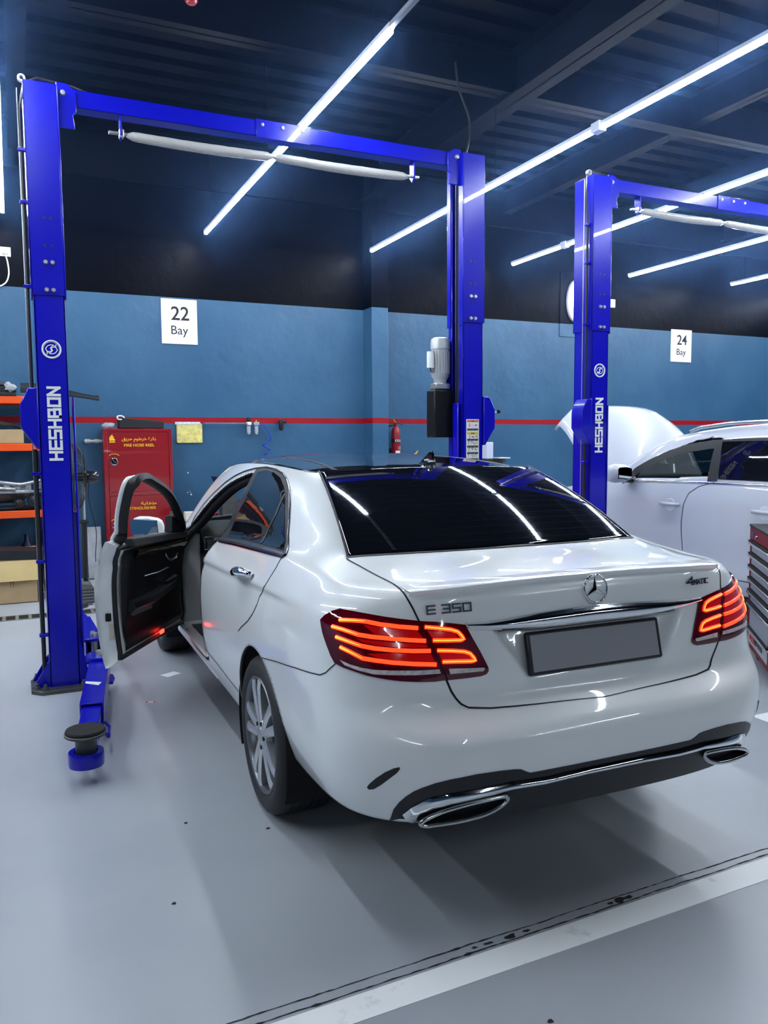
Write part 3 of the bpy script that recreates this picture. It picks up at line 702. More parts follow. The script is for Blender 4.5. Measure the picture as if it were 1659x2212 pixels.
def badge(name, s, a, b, h, wr, sw, gap=.35):
    A, B = hit(*a), hit(*b); mid = (A+B)/2; _, n = surf(mid); x = (B-A).normalized(); y = Vector((0, 0, 1)); y = (y-n*y.dot(n)-x*y.dot(x)).normalized()
    Mx = frame_mtx(A+n*.006, x, y); t = MB(); wd = stroke_text(MB(), s, Matrix(), h, wr, sw, gap); k = (B-A).length/wd
    stroke_text(t, s, Mx @ Matrix.Diagonal((k, 1, 1, 1)), h, wr, sw, gap, .005); t.build(name, mat('badge_silver', (.30, .31, .33), .15, 1.0), sedan)
badge('model_lettering', 'E 350', (922, 1326.5), (1016, 1318.5), .0245, 1.35, .2)
badge('badge_numeral', '4', (1481, 1264), (1495, 1262), .026, 1.0, .2); badge('badge_lettering', 'MATIC', (1496, 1262.5), (1525, 1258), .0165, 1.0, .2, .25)
# ---------------------------------------------------------------- tail lamps
LENS = mat('lamp_red', (.10, .0015, .004), .06, coat=1.0, emit=(.5, .0, .004), es=.05)
LENSD = mat('lamp_dark_red', (.085, .0, .006), .05, coat=1.0)
BAR = mat('lamp_bar_glow', (.8, .02, .01), .4, emit=(1, .020, .003), es=2.2)
BARH = mat('lamp_bar_hot', (.9, .2, .02), .4, emit=(1, .09, .008), es=3.2)
CELL = mat('lamp_cell', (.24, .003, .006), .12, coat=.8, emit=(1, .003, .004), es=.07)
CLEAR = mat('reversing_lens', (.62, .58, .58), .1, .0, coat=1., noise=.25, nscale=70)
OUT1 = [(118, 655), (150, 622), (205, 590), (265, 574), (360, 590), (470, 610), (600, 632), (720, 648), (832, 660), (862, 715), (905, 800), (950, 885), (1000, 985), (1050, 1100), (960, 1112), (850, 1115), (720, 1110), (600, 1096), (470, 1070), (350, 1030), (280, 1005), (225, 975), (195, 920), (165, 840), (135, 750)]
OUT2 = [(845, 662), (960, 668), (1080, 678), (1188, 690), (1240, 785), (1300, 890), (1360, 1008), (1362, 1032), (1345, 1055), (1308, 1070), (1200, 1085), (1062, 1100), (1010, 990), (960, 888), (912, 795), (872, 715)]
BARS1 = [[(262, 658), (340, 660), (450, 668), (560, 690), (700, 707), (838, 716)], [(208, 704), (290, 728), (400, 766), (500, 782), (640, 795), (770, 805), (895, 811)], [(236, 780), (320, 812), (420, 848), (520, 867), (650, 880), (800, 886), (930, 885)], [(268, 856), (340, 892), (430, 940), (530, 957), (650, 972), (800, 982), (972, 986)]]
BARS2 = [[(886, 708), (980, 716), (1080, 727), (1130, 742), (1156, 768), (1176, 796), (1150, 804), (1050, 807), (946, 807)], [(978, 882), (1090, 884), (1180, 890), (1222, 904), (1245, 930), (1262, 954), (1230, 961), (1120, 963), (1016, 966)]]
WHT1 = [(262, 950), (340, 985), (430, 1012), (520, 1026), (700, 1032), (850, 1030), (994, 1022), (1006, 1052), (850, 1064), (700, 1066), (520, 1060), (400, 1030), (300, 990)]
WHT2 = [(1064, 1017), (1200, 1013), (1328, 1008), (1332, 1020), (1318, 1034), (1200, 1044), (1075, 1056)]
D1, D2 = (-.6, -.8, .1), (-.2, -.97, .05)
CL1 = [[(430, 690), (560, 712), (700, 728), (830, 735), (880, 792), (760, 784), (640, 772), (520, 762)], [(460, 905), (640, 902), (800, 908), (935, 908), (960, 962), (800, 962), (640, 950), (540, 938)], [(380, 790), (500, 808), (640, 822), (800, 832), (900, 838), (912, 862), (800, 862), (640, 856), (520, 842), (430, 822)]]
CL2 = [[(905, 735), (1060, 745), (1110, 755), (1130, 785), (940, 788)], [(992, 905), (1170, 908), (1215, 920), (1232, 942), (1010, 948)]]
lens_part = []
for mir in (False, True):
    side = flip if mir else (lambda q: q)
    for nm, outline, d, bars, wht, cells in (('tail_lamp_outer', OUT1, D1, BARS1, WHT1, CL1), ('tail_lamp_inner', OUT2, D2, BARS2, WHT2, CL2)):
        ln = patch(nm, z2(outline), d, LENSD, sedan, off=.006, sink=.014, grid=.02, mirror=mir)
        for c in cells: patch('lamp_cell', z2(c), d, CELL, ln, off=.0068, sink=.0006, grid=.03, mirror=mir)
        for b in bars:
            pts = [hit(660+x*.28933, 1150+y*.28933) for x, y in b]
            strip('lamp_bar', pts, .0128, BAR, ln, off=.0078, h=.0028, mirror=mir)
            strip('lamp_bar_core', pts if nm.endswith('inner') else pts[:3], [.007, .005, .0015] if nm.endswith('outer') else .004, BARH, ln, off=.0100, h=.0022, mirror=mir)
        patch('reversing_lens', z2(wht), d, CLEAR, ln, off=.0075, sink=.001, grid=.02, mirror=mir)
    strip('lamp_gap', [hit(660+x*.28933, 1150+y*.28933) for x, y in ((838, 658), (866, 714), (908, 798), (955, 886), (1005, 988), (1056, 1102))], .007, SEAMK, sedan, off=.004, mirror=mir)
# ---------------------------------------------------------------- bumper insert, exhaust tips, vents
half_d = [hit(*p) for p in ((842, 1772), (850, 1748), (862, 1733), (876, 1721), (893, 1710), (911, 1702), (940, 1692), (972, 1684), (1032, 1672), (1080, 1665), (1113, 1661.5), (1126, 1661.5), (1136, 1666), (1146, 1669))]
cen = [Vector((x, .01, .497)) for x in np.linspace(-.22, .22, 7)]
low = [Vector((x, .06+.19*x*x, .345)) for x in np.linspace(.72, -.72, 13)]
INS = mat('insert_black', (.010, .012, .016), .42)
patch('bumper_insert', half_d+cen+flip(half_d[::-1])+low, (0, -1, 0), INS, sedan, off=.003, sink=.008, grid=.04)
cht = [hit(*p) for p in ((884, 1766), (901, 1752), (931, 1735.5), (972, 1725), (1037, 1712), (1103, 1696), (1174, 1685))]+[Vector((-.12, .0, .462)), Vector((0, 0, .462))]
strip('bumper_chrome_strip', cht, [.052, .050, .042, .034, .030, .027, .026, .025, .025], CHROME, sedan, off=.005, h=.012, both=True, nseg=6)
TIP = [(-.678, .371), (-.655, .386), (-.60, .405), (-.52, .420), (-.43, .430), (-.408, .428), (-.41, .414), (-.44, .394), (-.49, .377), (-.56, .367), (-.64, .362), (-.668, .363)]
tipc = catmull(TIP, 5, True)
for sg in (1, -1):
    e = thing('exhaust_tip', None, None); e.parent = sedan
    ring = [Vector((sg*x, .024+.20*(x*x-.16), z)) for x, z in tipc]; n = len(ring)
    MB().tube(ring, .0075, 8, closed=True).build('exhaust_rim', mat('exhaust_steel', (.55, .55, .56), .16, 1.), e, smooth=180)
    mb = MB(); inner = [p+Vector((0, .13, 0)) for p in ring]; mb.add(ring+inner, [(i, (i+1) % n, (i+1) % n+n, i+n) for i in range(n)]+[tuple(range(n, 2*n))]); mb.build('exhaust_bore', mat('soot', (.006, .006, .007), .7), e)
patch('bumper_vent', [hit(*p) for p in ((793, 1700), (797, 1694), (812, 1681), (832, 1668), (850, 1660), (863, 1657), (864, 1661), (858, 1669), (842, 1681), (822, 1696), (808, 1704), (797, 1705))], (-.6, -.8, 0), TRIMK, sedan, off=.002, sink=.004, grid=.02)
patch('bumper_vent', [hit(*p) for p in ((793, 1700), (797, 1694), (812, 1681), (832, 1668), (850, 1660), (863, 1657), (864, 1661), (858, 1669), (842, 1681), (822, 1696), (808, 1704), (797, 1705))], (-.6, -.8, 0), TRIMK, sedan, off=.002, sink=.004, grid=.02, mirror=True)
# ---------------------------------------------------------------- door handle (rear left), right side handles
def handle(a, b, mir=False):
    h = thing('door_handle', None, None); h.parent = sedan
    pts = []
    for i in range(13):
        t = i/12; p = Vector(a).lerp(Vector(b), t); q, n = surf(p); pts.append(q+n*(.008+.030*math.sin(math.pi*t)**.5))
    s = -1 if mir else 1
    mb = MB(); mb.tube([(s*p.x, p.y, p.z) for p in pts], [.013+.012*math.sin(math.pi*i/12) for i in range(13)], 10); mb.build('handle_bow', CHROME, h, smooth=180)
    mid, n = surf((Vector(a)+Vector(b))/2); cup = [mid+Vector((0, .068*math.cos(t), .034*math.sin(t)-.006)) for t in np.linspace(0, 2*math.pi, 20, endpoint=False)]
    patch('handle_cup', cup, (-1, 0, 0), PAINT, h, off=.0012, sink=.003, mirror=mir)
handle((-.895, 1.50, .943), (-.88, 1.25, .972)); handle((-.895, 1.50, .943), (-.88, 1.25, .972), True); handle((-.905, 2.72, .895), (-.90, 2.47, .915), True)
# ---------------------------------------------------------------- aerial on the roof
fin = thing('roof_aerial', None, None); fin.parent = sedan
bx, by = -.005, 1.335; bz = 1.423
mb = MB(); rows = []
for t in np.linspace(0, 1, 9):
    y = by-.055+.20*t; hw = .030*math.sin(math.pi*min(1, .12+.88*(1-t)))**.6*(.5+.5*(1-t)); h = .030*(1-(2*t-.55)**2*.6)
    rows.append([(bx+hw*math.cos(a), y, bz+max(.002, h)*math.sin(a)+.05*(y-by)*.5) for a in np.linspace(0, math.pi, 9)])
mb.add([p for r in rows for p in r], [(i*9+j, i*9+j+1, (i+1)*9+j+1, (i+1)*9+j) for i in range(8) for j in range(8)]+[tuple(range(9)), tuple(range(72, 81))]); mb.build('aerial_base', GLOSSK, fin, smooth=60)
MB().prism([(by-.035, bz+.015), (by-.030, bz+.060), (by-.020, bz+.064), (by+.005, bz+.058), (by+.06, bz+.030), (by+.09, bz+.018)], bx-.007, bx+.007, 'x').build('aerial_fin', GLOSSK, fin, bevel=.004)
def rsurf(p):
    q, n, i, t = roof_bvh.find_nearest(Vector(p)); return q+Vector((0, 0, .0015))
LINEK = mat('roof_seam_grey', (.09, .09, .10), .3)
for sx in (-1, 1):
    P = [rsurf((sx*x, y, 1.43)) for x, y in ((.462, 1.36), (.462, 1.42), (.452, 1.55), (.44, 1.8), (.435, 2.2), (.435, 3.0))]
    mb = MB(); mb.tube(resample(P, .05), .0035, 6); mb.build('roof_seam', LINEK, sedan)
# ---------------------------------------------------------------- wheels
def wheel(x_out, y, sgn, name='wheel'):
    """sgn -1 = left side (outer face towards -x)"""
    w_ = thing(name, None, None); w_.parent = sedan
    R, RR = .325, .240; s = sgn; xo = x_out
    prof = [(RR-.005, xo-s*.004), (RR+.012, xo+s*.006), (RR+.035, xo+s*.012), (R-.030, xo+s*.008), (R-.012, xo-s*.004), (R-.003, xo-s*.020), (R, xo-s*.05), (R, xo-s*.19), (R-.004, xo-s*.215), (R-.02, xo-s*.235), (RR, xo-s*.24)]
    def lat(p, n=64): return [(r, h) for r, h in p]
    mb = MB().lathe(prof, 72, 'x', (0, y, R), cap=False); mb.build('tyre', RUBBER, w_, smooth=50)
    mb = MB()
    for gx in (.055, .09, .135, .165): mb.lathe([(R+.0006, xo-s*gx), (R+.0006, xo-s*(gx+.007))], 72, 'x', (0, y, R), cap=False)
    mb.build('tread_groove', SEAMK, w_)
    rim = [(RR+.002, xo+s*.002), (RR-.002, xo+s*.006), (RR-.010, xo+s*.003), (RR-.016, xo-s*.008), (RR-.022, xo-s*.03), (RR-.03, xo-s*.12), (RR-.02, xo-s*.23)]
    mb = MB().lathe(rim, 72, 'x', (0, y, R), cap=False)
    rr = mb.build('rim_barrel', mat('barrel_grey', (.16, .165, .18), .35, .8), w_, smooth=60)
    mb = MB()
    def sp(r, a, x, off): return (xo+s*x, y+r*math.cos(a)-off*math.sin(a), R+r*math.sin(a)+off*math.cos(a))
    for k in range(5):
        a = math.radians(2+72*k)
        for sd in (-1, 1):
            rows = []
            for r, c, hw, x in ((.035, .012, .018, -.006), (.085, .020, .019, -.002), (.14, .030, .0195, .000), (.19, .040, .021, .000), (.226, .048, .025, -.005)):
                rows.append([sp(r, a, x, sd*c-hw), sp(r, a, x+.007, sd*c-hw*.45), sp(r, a, x+.007, sd*c+hw*.45), sp(r, a, x, sd*c+hw), sp(r, a, x-.035, sd*c+hw*.8), sp(r, a, x-.035, sd*c-hw*.8)])
            mb.add([p for q in rows for p in q], [(i*6+j, i*6+(j+1) % 6, (i+1)*6+(j+1) % 6, (i+1)*6+j) for i in range(4) for j in range(6)]+[tuple(range(6)), tuple(range(24, 30))])
        # web between the twin arms near the rim and the hub
        rows = [[sp(r, a, x, -c), sp(r, a, x, c), sp(r, a, x-.03, c), sp(r, a, x-.03, -c)] for r, c, x in ((.04, .03, -.010), (.10, .012, -.012))]
        mb.add([p for q in rows for p in q], [(j, (j+1) % 4, (j+1) % 4+4, j+4) for j in range(4)]+[(0, 1, 2, 3), (4, 5, 6, 7)])
    mb.lathe([(.0, xo+s*.004), (.058, xo+s*.002), (.066, xo-s*.006), (.070, xo-s*.03)], 40, 'x', (0, y, R), cap=False)
    mb.build('spokes', ALLOY, w_, smooth=35)
    MB().lathe([(0, xo+s*.010), (.026, xo+s*.009), (.032, xo+s*.003)], 32, 'x', (0, y, R), cap=False).build('hub_cap', mat('hub_satin', (.5, .5, .52), .35, .8), w_, smooth=60)
    mb = MB()
    for k in range(5):
        a = math.radians(38+72*k); mb.lathe([(0, xo+s*.006), (.009, xo+s*.006), (.0095, xo-s*.004)], 12, 'x', (0, y+.052*math.cos(a), R+.052*math.sin(a)), cap=False)
    mb.build('wheel_bolt', mat('bolt_dark', (.03, .03, .03), .4, .8), w_)
    MB().lathe([(0, xo-s*.075), (.175, xo-s*.075), (.175, xo-s*.10), (0, xo-s*.10)], 40, 'x', (0, y, R), cap=False).build('brake_disc', mat('disc_steel', (.06, .06, .065), .45, .8), w_, smooth=40)
    return w_
for y in (1.145, 4.012):
    wheel(-.893, y, -1); wheel(.893, y, 1)
mb = MB()
for yc in (1.14, 4.012):
    for s in (-1, 1):
        ang = np.linspace(math.radians(-25), math.radians(205), 28); n = 28
        a = [(s*.50, yc+.375*math.cos(t), .325+.375*math.sin(t)) for t in ang]; b = [(s*.895, yc+.375*math.cos(t), .325+.375*math.sin(t)) for t in ang]
        MB().add(a+b, [(i, i+1, n+i+1, n+i) for i in range(n-1)]+[tuple(range(n))]).build('wheel_arch_liner', mat('liner_black', (.006, .006, .008), .9), sedan)
mb = MB(); mb.box(-.60, .60, .42, .76, .33, .36); mb.box(-.80, .80, 1.53, 3.62, .27, .30); mb.box(-.50, .50, .30, 4.6, .26, .33)
mb.build('underbody', mat('under_black', (.008, .008, .009), .9), sedan)
# ---------------------------------------------------------------- open driver door
HX, HY, DANG = -.855, 3.33, math.radians(-30.2)
DT = Matrix.Translation((HX, HY, 0)) @ Matrix.Rotation(DANG, 4, 'Z') @ Matrix.Translation((-HX, -HY, 0))
door = thing('driver_door', None, None); door.parent = sedan
DLOW = [(3.27, .328), (3.325, .40), (3.34, .62), (3.34, .86), (3.27, .965), (3.0, .985), (2.6, 1.005), (2.24, 1.018), (2.262, .98), (2.280, .92), (2.290, .85), (2.298, .70), (2.30, .50), (2.298, .36), (2.28, .328)]
def rs2(poly, step):
    out = []
    for i in range(len(poly)):
        a = np.array(poly[i]); b = np.array(poly[(i+1) % len(poly)]); k = max(1, int(np.linalg.norm(b-a)/step))
        for j in range(k): out.append(a+(b-a)*j/k)
    return np.array(out)
DP = rs2(DLOW, .03); dc = (DP.min(0)+DP.max(0))/2; dw = DP.max(0)-DP.min(0)
def xskin(y, z):
    p, n, i, t = full_bvh.ray_cast(Vector((-2, y, z)), Vector((1, 0, 0))); return p.x if p is not None else -.87
def inset(ins, rear):
    lo, hi = DP.min(0), DP.max(0); t = (DP-lo)/(hi-lo); a = lo+np.array([rear, ins]); b = hi-np.array([ins, ins]); return a+t*(b-a)
def ring(ins, dep, rear=None):
    Q = inset(ins, ins if rear is None else rear); return [(xskin(y, z)+dep, y, z) for y, z in Q]
def bridge(mb, A, B):
    n = len(A); mb.add(list(A)+list(B), [(i, (i+1) % n, (i+1) % n+n, i+n) for i in range(n)])
def dbuild(mb, name, m, **kw):
    o = mb.build(name, m, door, **kw); o.data.transform(DT); return o
sk = patch('door_skin', [(xskin(y, z), y, z) for y, z in DP], (-1, 0, 0), PAINT, door, off=0, sink=0, grid=.03); sk.data.transform(DT)
mb = MB(); R0, R1, R2, R3, R4, R5 = ring(0, 0), ring(.004, .018), ring(.030, .056, .045), ring(.048, .064, .075), ring(.072, .072, .150), ring(.08, .06, .16)
for a, b in ((R0, R1), (R1, R2), (R2, R3), (R3, R4), (R4, R5)): bridge(mb, a, b)
me = bpy.data.meshes.new('door_jamb'); me.from_pydata(mb.v, [], mb.f); me.transform(DT); dj = link('door_jamb', me, PAINT, door, smooth=50)
mb = MB()                                               # pressed ribs along the rear edge
for z in np.arange(.50, .93, .032):
    y = 2.304+(.0 if z < .8 else -(z-.8)*.12); x = xskin(y+.01, z); mb.tube([(x+.014, y+.006, z), (x+.030, y+.018, z+.003), (x+.046, y+.030, z+.006)], [.001, .0035, .001], 6)
dbuild(mb, 'pressed_rib', PAINT, smooth=60)
dbuild(MB().tube(ring(.040, .064, .062), .015, 8, closed=True), 'door_seal', TRIMK, smooth=60)
# trim panel
Q = inset(.064, .135); bm = bmesh.new(); f = bm.faces.new([bm.verts.new((y, z, 0)) for y, z in Q]); bmesh.ops.triangulate(bm, faces=[f])
for ax in (0, 1):
    v = (DP.min(0)[ax])
    while v < DP.max(0)[ax]:
        bmesh.ops.bisect_plane(bm, geom=bm.verts[:]+bm.edges[:]+bm.faces[:], plane_co=Vector((v, 0, 0)) if ax == 0 else Vector((0, v, 0)), plane_no=Vector((1, 0, 0)) if ax == 0 else Vector((0, 1, 0)), dist=1e-5); v += .035
for v in bm.verts:
    y, z = v.co.x, v.co.y; e = min(1., min(abs(y-Q[:, 0].min()), abs(y-Q[:, 0].max()), abs(z-Q[:, 1].min()), abs(z-Q[:, 1].max()))/.05)
    d_ = .070+.030*e+.012*math.sin(max(0, z-.62)/.36*math.pi)-.02*e*math.exp(-((z-.50)/.08)**2)
    v.co = Vector((xskin(y, z)+d_, y, z))
bmesh.ops.recalc_face_normals(bm, faces=bm.faces[:])
me = bpy.data.meshes.new('trim_panel'); bm.to_mesh(me); bm.free(); me.transform(DT)
LEATH = mat('black_leather', (.010, .010, .012), .42, bump=.08, bscale=200)
link('trim_panel', me, LEATH, door, smooth=50)
def din(y, z, d): return (xskin(y, z)+d, y, z)
mb = MB(); rows = []
for y in np.linspace(2.47, 3.20, 12):
    zt = .950-.03*(y-2.4); rows.append([din(y, zt, .10), din(y, zt-.006, .122), din(y, zt-.05, .120), din(y, zt-.056, .10)])
mb.add([p for r in rows for p in r], [(i*4+j, i*4+j+1, i*4+j+5, i*4+j+4) for i in range(11) for j in range(3)]); dbuild(mb, 'wood_trim_strip', mat('dark_wood', (.085, .045, .022), .12, coat=1, noise=.5, nscale=14), smooth=50)
mb = MB(); rows = []
for i, y in enumerate(np.linspace(2.44, 3.16, 12)):
    zt = .655+.045*max(0, (y-2.75)/.4); w_ = .055*math.sin(math.pi*(.10+.85*i/11))**.4
    rows.append([din(y, zt+.01, .095), din(y, zt, .105+w_), din(y, zt-.03, .110+w_), din(y, zt-.075, .10)])
mb.add([p for r in rows for p in r], [(i*4+j, i*4+j+1, i*4+j+5, i*4+j+4) for i in range(11) for j in range(3)]+[(0, 1, 2, 3), (44, 45, 46, 47)]); dbuild(mb, 'armrest', LEATH, smooth=50)
SATIN = mat('satin_silver', (.6, .61, .63), .25, .9)
dbuild(MB().add([din(y, z, d) for y, z, d in ((2.44, .605, .118), (2.60, .615, .168), (2.60, .595, .170), (2.44, .580, .120))], [(0, 1, 2, 3)]), 'pull_trim', SATIN)
dbuild(MB().tube([din(y, z, d) for y, z, d in ((2.62, .775, .118), (2.8, .768, .124), (2.96, .772, .118))], .004, 6), 'accent_trim', SATIN)
dbuild(MB().tube([din(y, z, d) for y, z, d in ((2.88, .87, .122), (2.90, .835, .135), (2.94, .822, .140), (3.02, .825, .138), (3.06, .85, .125))], [.005, .006, .007, .007, .005], 8), 'inner_handle', CHROME, smooth=180)
mb = MB()
for k in range(4):
    y = 2.93+.036*k; mb.box(-.012, .012, y-.013, y+.013, -.004, .005, Matrix.Translation((xskin(y, .7)+.135, 0, .697+.004*k)))
dbuild(mb, 'window_switches', SATIN)
mb = MB()
x_, y_, z_ = din(2.86, .395, .094); mb.box(x_-.006, x_+.006, y_-.026, y_+.026, z_-.012, z_+.012)
dbuild(mb, 'door_warning_lamp', mat('warning_red', (.6, .01, .01), .3, emit=(1, .02, .01), es=4.5), bevel=.004)
x_, y_, z_ = din(2.312, .60, .040)
mb = MB(); mb.box(x_-.012, x_+.016, y_-.004, y_+.014, z_-.022, z_+.022); dbuild(mb, 'door_latch', mat('latch_black', (.01, .01, .01), .4, .5), bevel=.004)
x_, y_, z_ = din(2.325, .52, .05); STK = mat('sticker_cream', (.55, .50, .42), .6)
dbuild(MB().box(x_-.012, x_+.012, y_-.006, y_+.004, z_-.045, z_+.045), 'data_sticker', STK)
# window frame
WF = [(2.37, .97), (2.315, 1.05), (2.262, 1.13), (2.212, 1.22), (2.175, 1.30), (2.185, 1.350), (2.26, 1.358), (2.38, 1.336), (2.62, 1.276), (2.80, 1.21), (2.97, 1.125), (3.13, 1.03), (3.21, .965)]
wfp = catmull(WF, 5); fr_ = [Vector((xskin(y, z)+.028, y, z)) for y, z in wfp]
mb = MB(); N = len(fr_); cen_ = Vector((0, 2.6, 1.1)); rows = []
for i, p in enumerate(fr_):
    t = (fr_[min(N-1, i+1)]-fr_[max(0, i-1)]).normalized(); s = t.cross(Vector((1, 0, .45)).normalized()).normalized()
    if s.dot(cen_-p) < 0: s = -s
    nn = t.cross(s).normalized()
    if nn.x < 0: nn = -nn
    hw = .021
    rows.append([p-s*hw*.5-nn*.026, p-s*hw*.9+nn*.004, p-s*hw*.6+nn*.024, p+s*hw*1.0+nn*.026, p+s*hw*1.25+nn*.0, p+s*hw*.8-nn*.024])
mb.add([tuple(q) for r in rows for q in r], [(i*6+j, i*6+(j+1) % 6, (i+1)*6+(j+1) % 6, (i+1)*6+j) for i in range(N-1) for j in range(6)]+[tuple(range(6)), tuple(range((N-1)*6, N*6))])
dbuild(mb, 'window_frame', TRIMK, smooth=40)
k0 = 32
dbuild(MB().tube([r[0]-Vector((.006, 0, 0)) for r in rows[:k0]], .012, 6), 'frame_outer_edge', PAINT, smooth=60)
dbuild(MB().prism([(3.22, .965), (2.98, .985), (2.99, 1.09), (3.08, 1.055)], xskin(3.05, 1.0)+.0, xskin(3.05, 1.0)+.05, 'x'), 'mirror_sail', TRIMK, bevel=.006)
dbuild(MB().add([(xskin(2.40, 1.0)+.03, 2.40, 1.022), (xskin(3.2, .96)+.03, 3.2, .975), (xskin(3.2, .96)+.085, 3.2, .972), (xskin(2.40, 1.0)+.085, 2.40, 1.02), (xskin(2.40, 1.0)+.03, 2.40, .97), (xskin(3.2, .96)+.03, 3.2, .93), (xskin(3.2, .96)+.10, 3.2, .93), (xskin(2.40, 1.0)+.10, 2.40, .97)], [(0, 1, 2, 3), (4, 5, 6, 7), (0, 1, 5, 4), (2, 3, 7, 6), (0, 3, 7, 4), (1, 2, 6, 5)]), 'belt_seal', TRIMK, bevel=.008)
# mirror
mb = MB(); rows = []; n = 20
MX0, MY, MZ = -.89, 3.185, .992
for f, sy, sz in ((0, .3, .35), (.06, .62, .72), (.18, .85, .9), (.45, 1, 1), (.75, .98, .96), (.92, .8, .78), (1, .45, .45)):
    x = MX0-.215*f; rows.append([(x, MY+.052*sy*math.copysign(abs(math.cos(a))**.7, math.cos(a))+(.03*f*f), MZ+.068*sz*math.copysign(abs(math.sin(a))**.75, math.sin(a))+.01*f) for a in np.linspace(0, 2*math.pi, n, endpoint=False)])
mb.add([p for r in rows for p in r], [(i*n+j, i*n+(j+1) % n, (i+1)*n+(j+1) % n, (i+1)*n+j) for i in range(6) for j in range(n)]+[tuple(range(n)), tuple(range(6*n, 7*n))])
dbuild(mb, 'mirror_housing', PAINT, smooth=60)
mb = MB(); gl = [(MX0-.016-.188*u, MY-.054+.018*max(0, u-.2), MZ+v) for u, v in ((0, -.043), (.45, -.055), (.9, -.050), (1, -.03), (1, .04), (.9, .056), (.4, .062), (.04, .05))]
mb.add(gl, [tuple(range(8))]); mb.add([(p[0], p[1]+.012, p[2]) for p in gl], [tuple(range(8))])
dbuild(mb, 'mirror_glass', mat('mirror_glass', (.8, .84, .88), .02, 1.0))
dbuild(MB().bar((MX0+.01, MY+.01, MZ-.045), (xskin(3.1, .99)+.01, MY+.02, MZ-.06), .05, .03), 'mirror_foot', GLOSSK, bevel=.006)
# sill and front jamb
MB().box(-.868, -.70, 2.12, 3.34, .285, .347).build('door_sill', PAINT, sedan, bevel=.012)
MB().box(-.80, -.735, 2.5, 3.2, .346, .352).build('sill_plate', mat('sill_black', (.015, .015, .016), .3), sedan, bevel=.002)
MB().add([(-.86, 3.36, .33), (-.70, 3.38, .33), (-.70, 3.36, .93), (-.855, 3.345, .93), (-.86, 3.40, .33), (-.70, 3.42, .33), (-.70, 3.40, .93), (-.855, 3.385, .93)], [(0, 1, 2, 3), (4, 5, 6, 7), (0, 1, 5, 4), (2, 3, 7, 6), (0, 3, 7, 4), (1, 2, 6, 5)]).build('front_jamb', PAINT, sedan, bevel=.01)
ops = [Vector((xskin(y, z)+.02, y, z)) for y, z in DOOR]
MB().tube([tuple(p+Vector((.012, 0, 0))) for p in ops[:7]], .020, 8).build('opening_seal', TRIMK, sedan, smooth=60)
MB().tube([tuple(Vector(p)+Vector((.03, 0, -.012))) for p in catmull(ops[7:16], 4)], .030, 10).build('roof_rail_seal', TRIMK, sedan, smooth=60)
# ---------------------------------------------------------------- cabin
CABK = mat('cabin_black', (.006, .006, .007), .6)
mb = MB(); rows = []
for y, z in ((3.62, .99), (3.42, 1.0), (3.25, .975), (3.15, .90), (3.16, .70), (3.28, .50)):
    rows.append([(x, y+.03*math.cos(x*2.2), z-.01*abs(x)) for x in np.linspace(-.72, .72, 16)])
mb.add([p for r in rows for p in r], [(i*16+j, i*16+j+1, (i+1)*16+j+1, (i+1)*16+j) for i in range(5) for j in range(15)]); mb.build('dashboard', CABK, sedan, smooth=50)
mb = MB().box(.30, .74, 3.10, 3.18, .80, .945); mb.build('dashboard_panel', mat('pale_grey_trim', (.30, .36, .38), .3, coat=.5), sedan, bevel=.02)
MB().tube([(.28, 3.09, .955), (.74, 3.085, .95)], .007, 8).build('dashboard_trim', SATIN, sedan)
MB().lathe([(.0, 3.095), (.034, 3.095), (.036, 3.105)], 24, 'y', (.52, 0, .885), cap=False).build('air_vent', TRIMK, sedan)
mb = MB()
for k in range(4): mb.bar((-.70, 3.12, .86+.014*k), (-.52, 3.10, .868+.014*k), .004, .01)
mb.tube([(-.72, 3.11, .85), (-.50, 3.09, .855), (-.53, 3.09, .925), (-.72, 3.11, .93)], .004, 6, closed=True)
mb.build('air_vent', SATIN, sedan)
sw_ = thing('steering_wheel', None, None); sw_.parent = sedan
SM = Matrix.Translation((-.38, 2.86, .84)) @ Matrix.Rotation(math.radians(-25), 4, 'X')
MB().tube([SM @ Vector((.185*math.cos(a), 0, .185*math.sin(a))) for a in np.linspace(0, 2*math.pi, 40, endpoint=False)], .015, 8, closed=True).build('wheel_rim', CABK, sw_, smooth=180)
MB().box(-.17, .17, .0, .02, -.02, .02).box(-.02, .02, .0, .02, -.17, 0).box(-.07, .07, -.02, .04, -.06, .06).xf(SM).build('wheel_hub', CABK, sw_, bevel=.008)
for sx in (-.38, .38):
    st = thing('front_seat', None, None); st.parent = sedan
    MB().box(sx-.25, sx+.25, 2.05, 2.62, .42, .58).build('seat_cushion', LEATH, st, bevel=.06, seg=4)
    MB().box(sx-.24, sx+.24, 0, .14, 0, .62, Matrix.Translation((0, 2.10, .52)) @ Matrix.Rotation(math.radians(18), 4, 'X')).build('seat_back', LEATH, st, bevel=.05, seg=4)
    MB().box(sx-.13, sx+.13, 1.82, 1.92, 1.13, 1.30).build('head_restraint', LEATH, st, bevel=.035, seg=4)
MB().box(-.12, .12, 2.1, 3.2, .35, .60).build('centre_console', CABK, sedan, bevel=.03)
MB().box(-.11, .11, 3.02, 3.06, 1.26, 1.33).build('interior_mirror', CABK, sedan, bevel=.015)
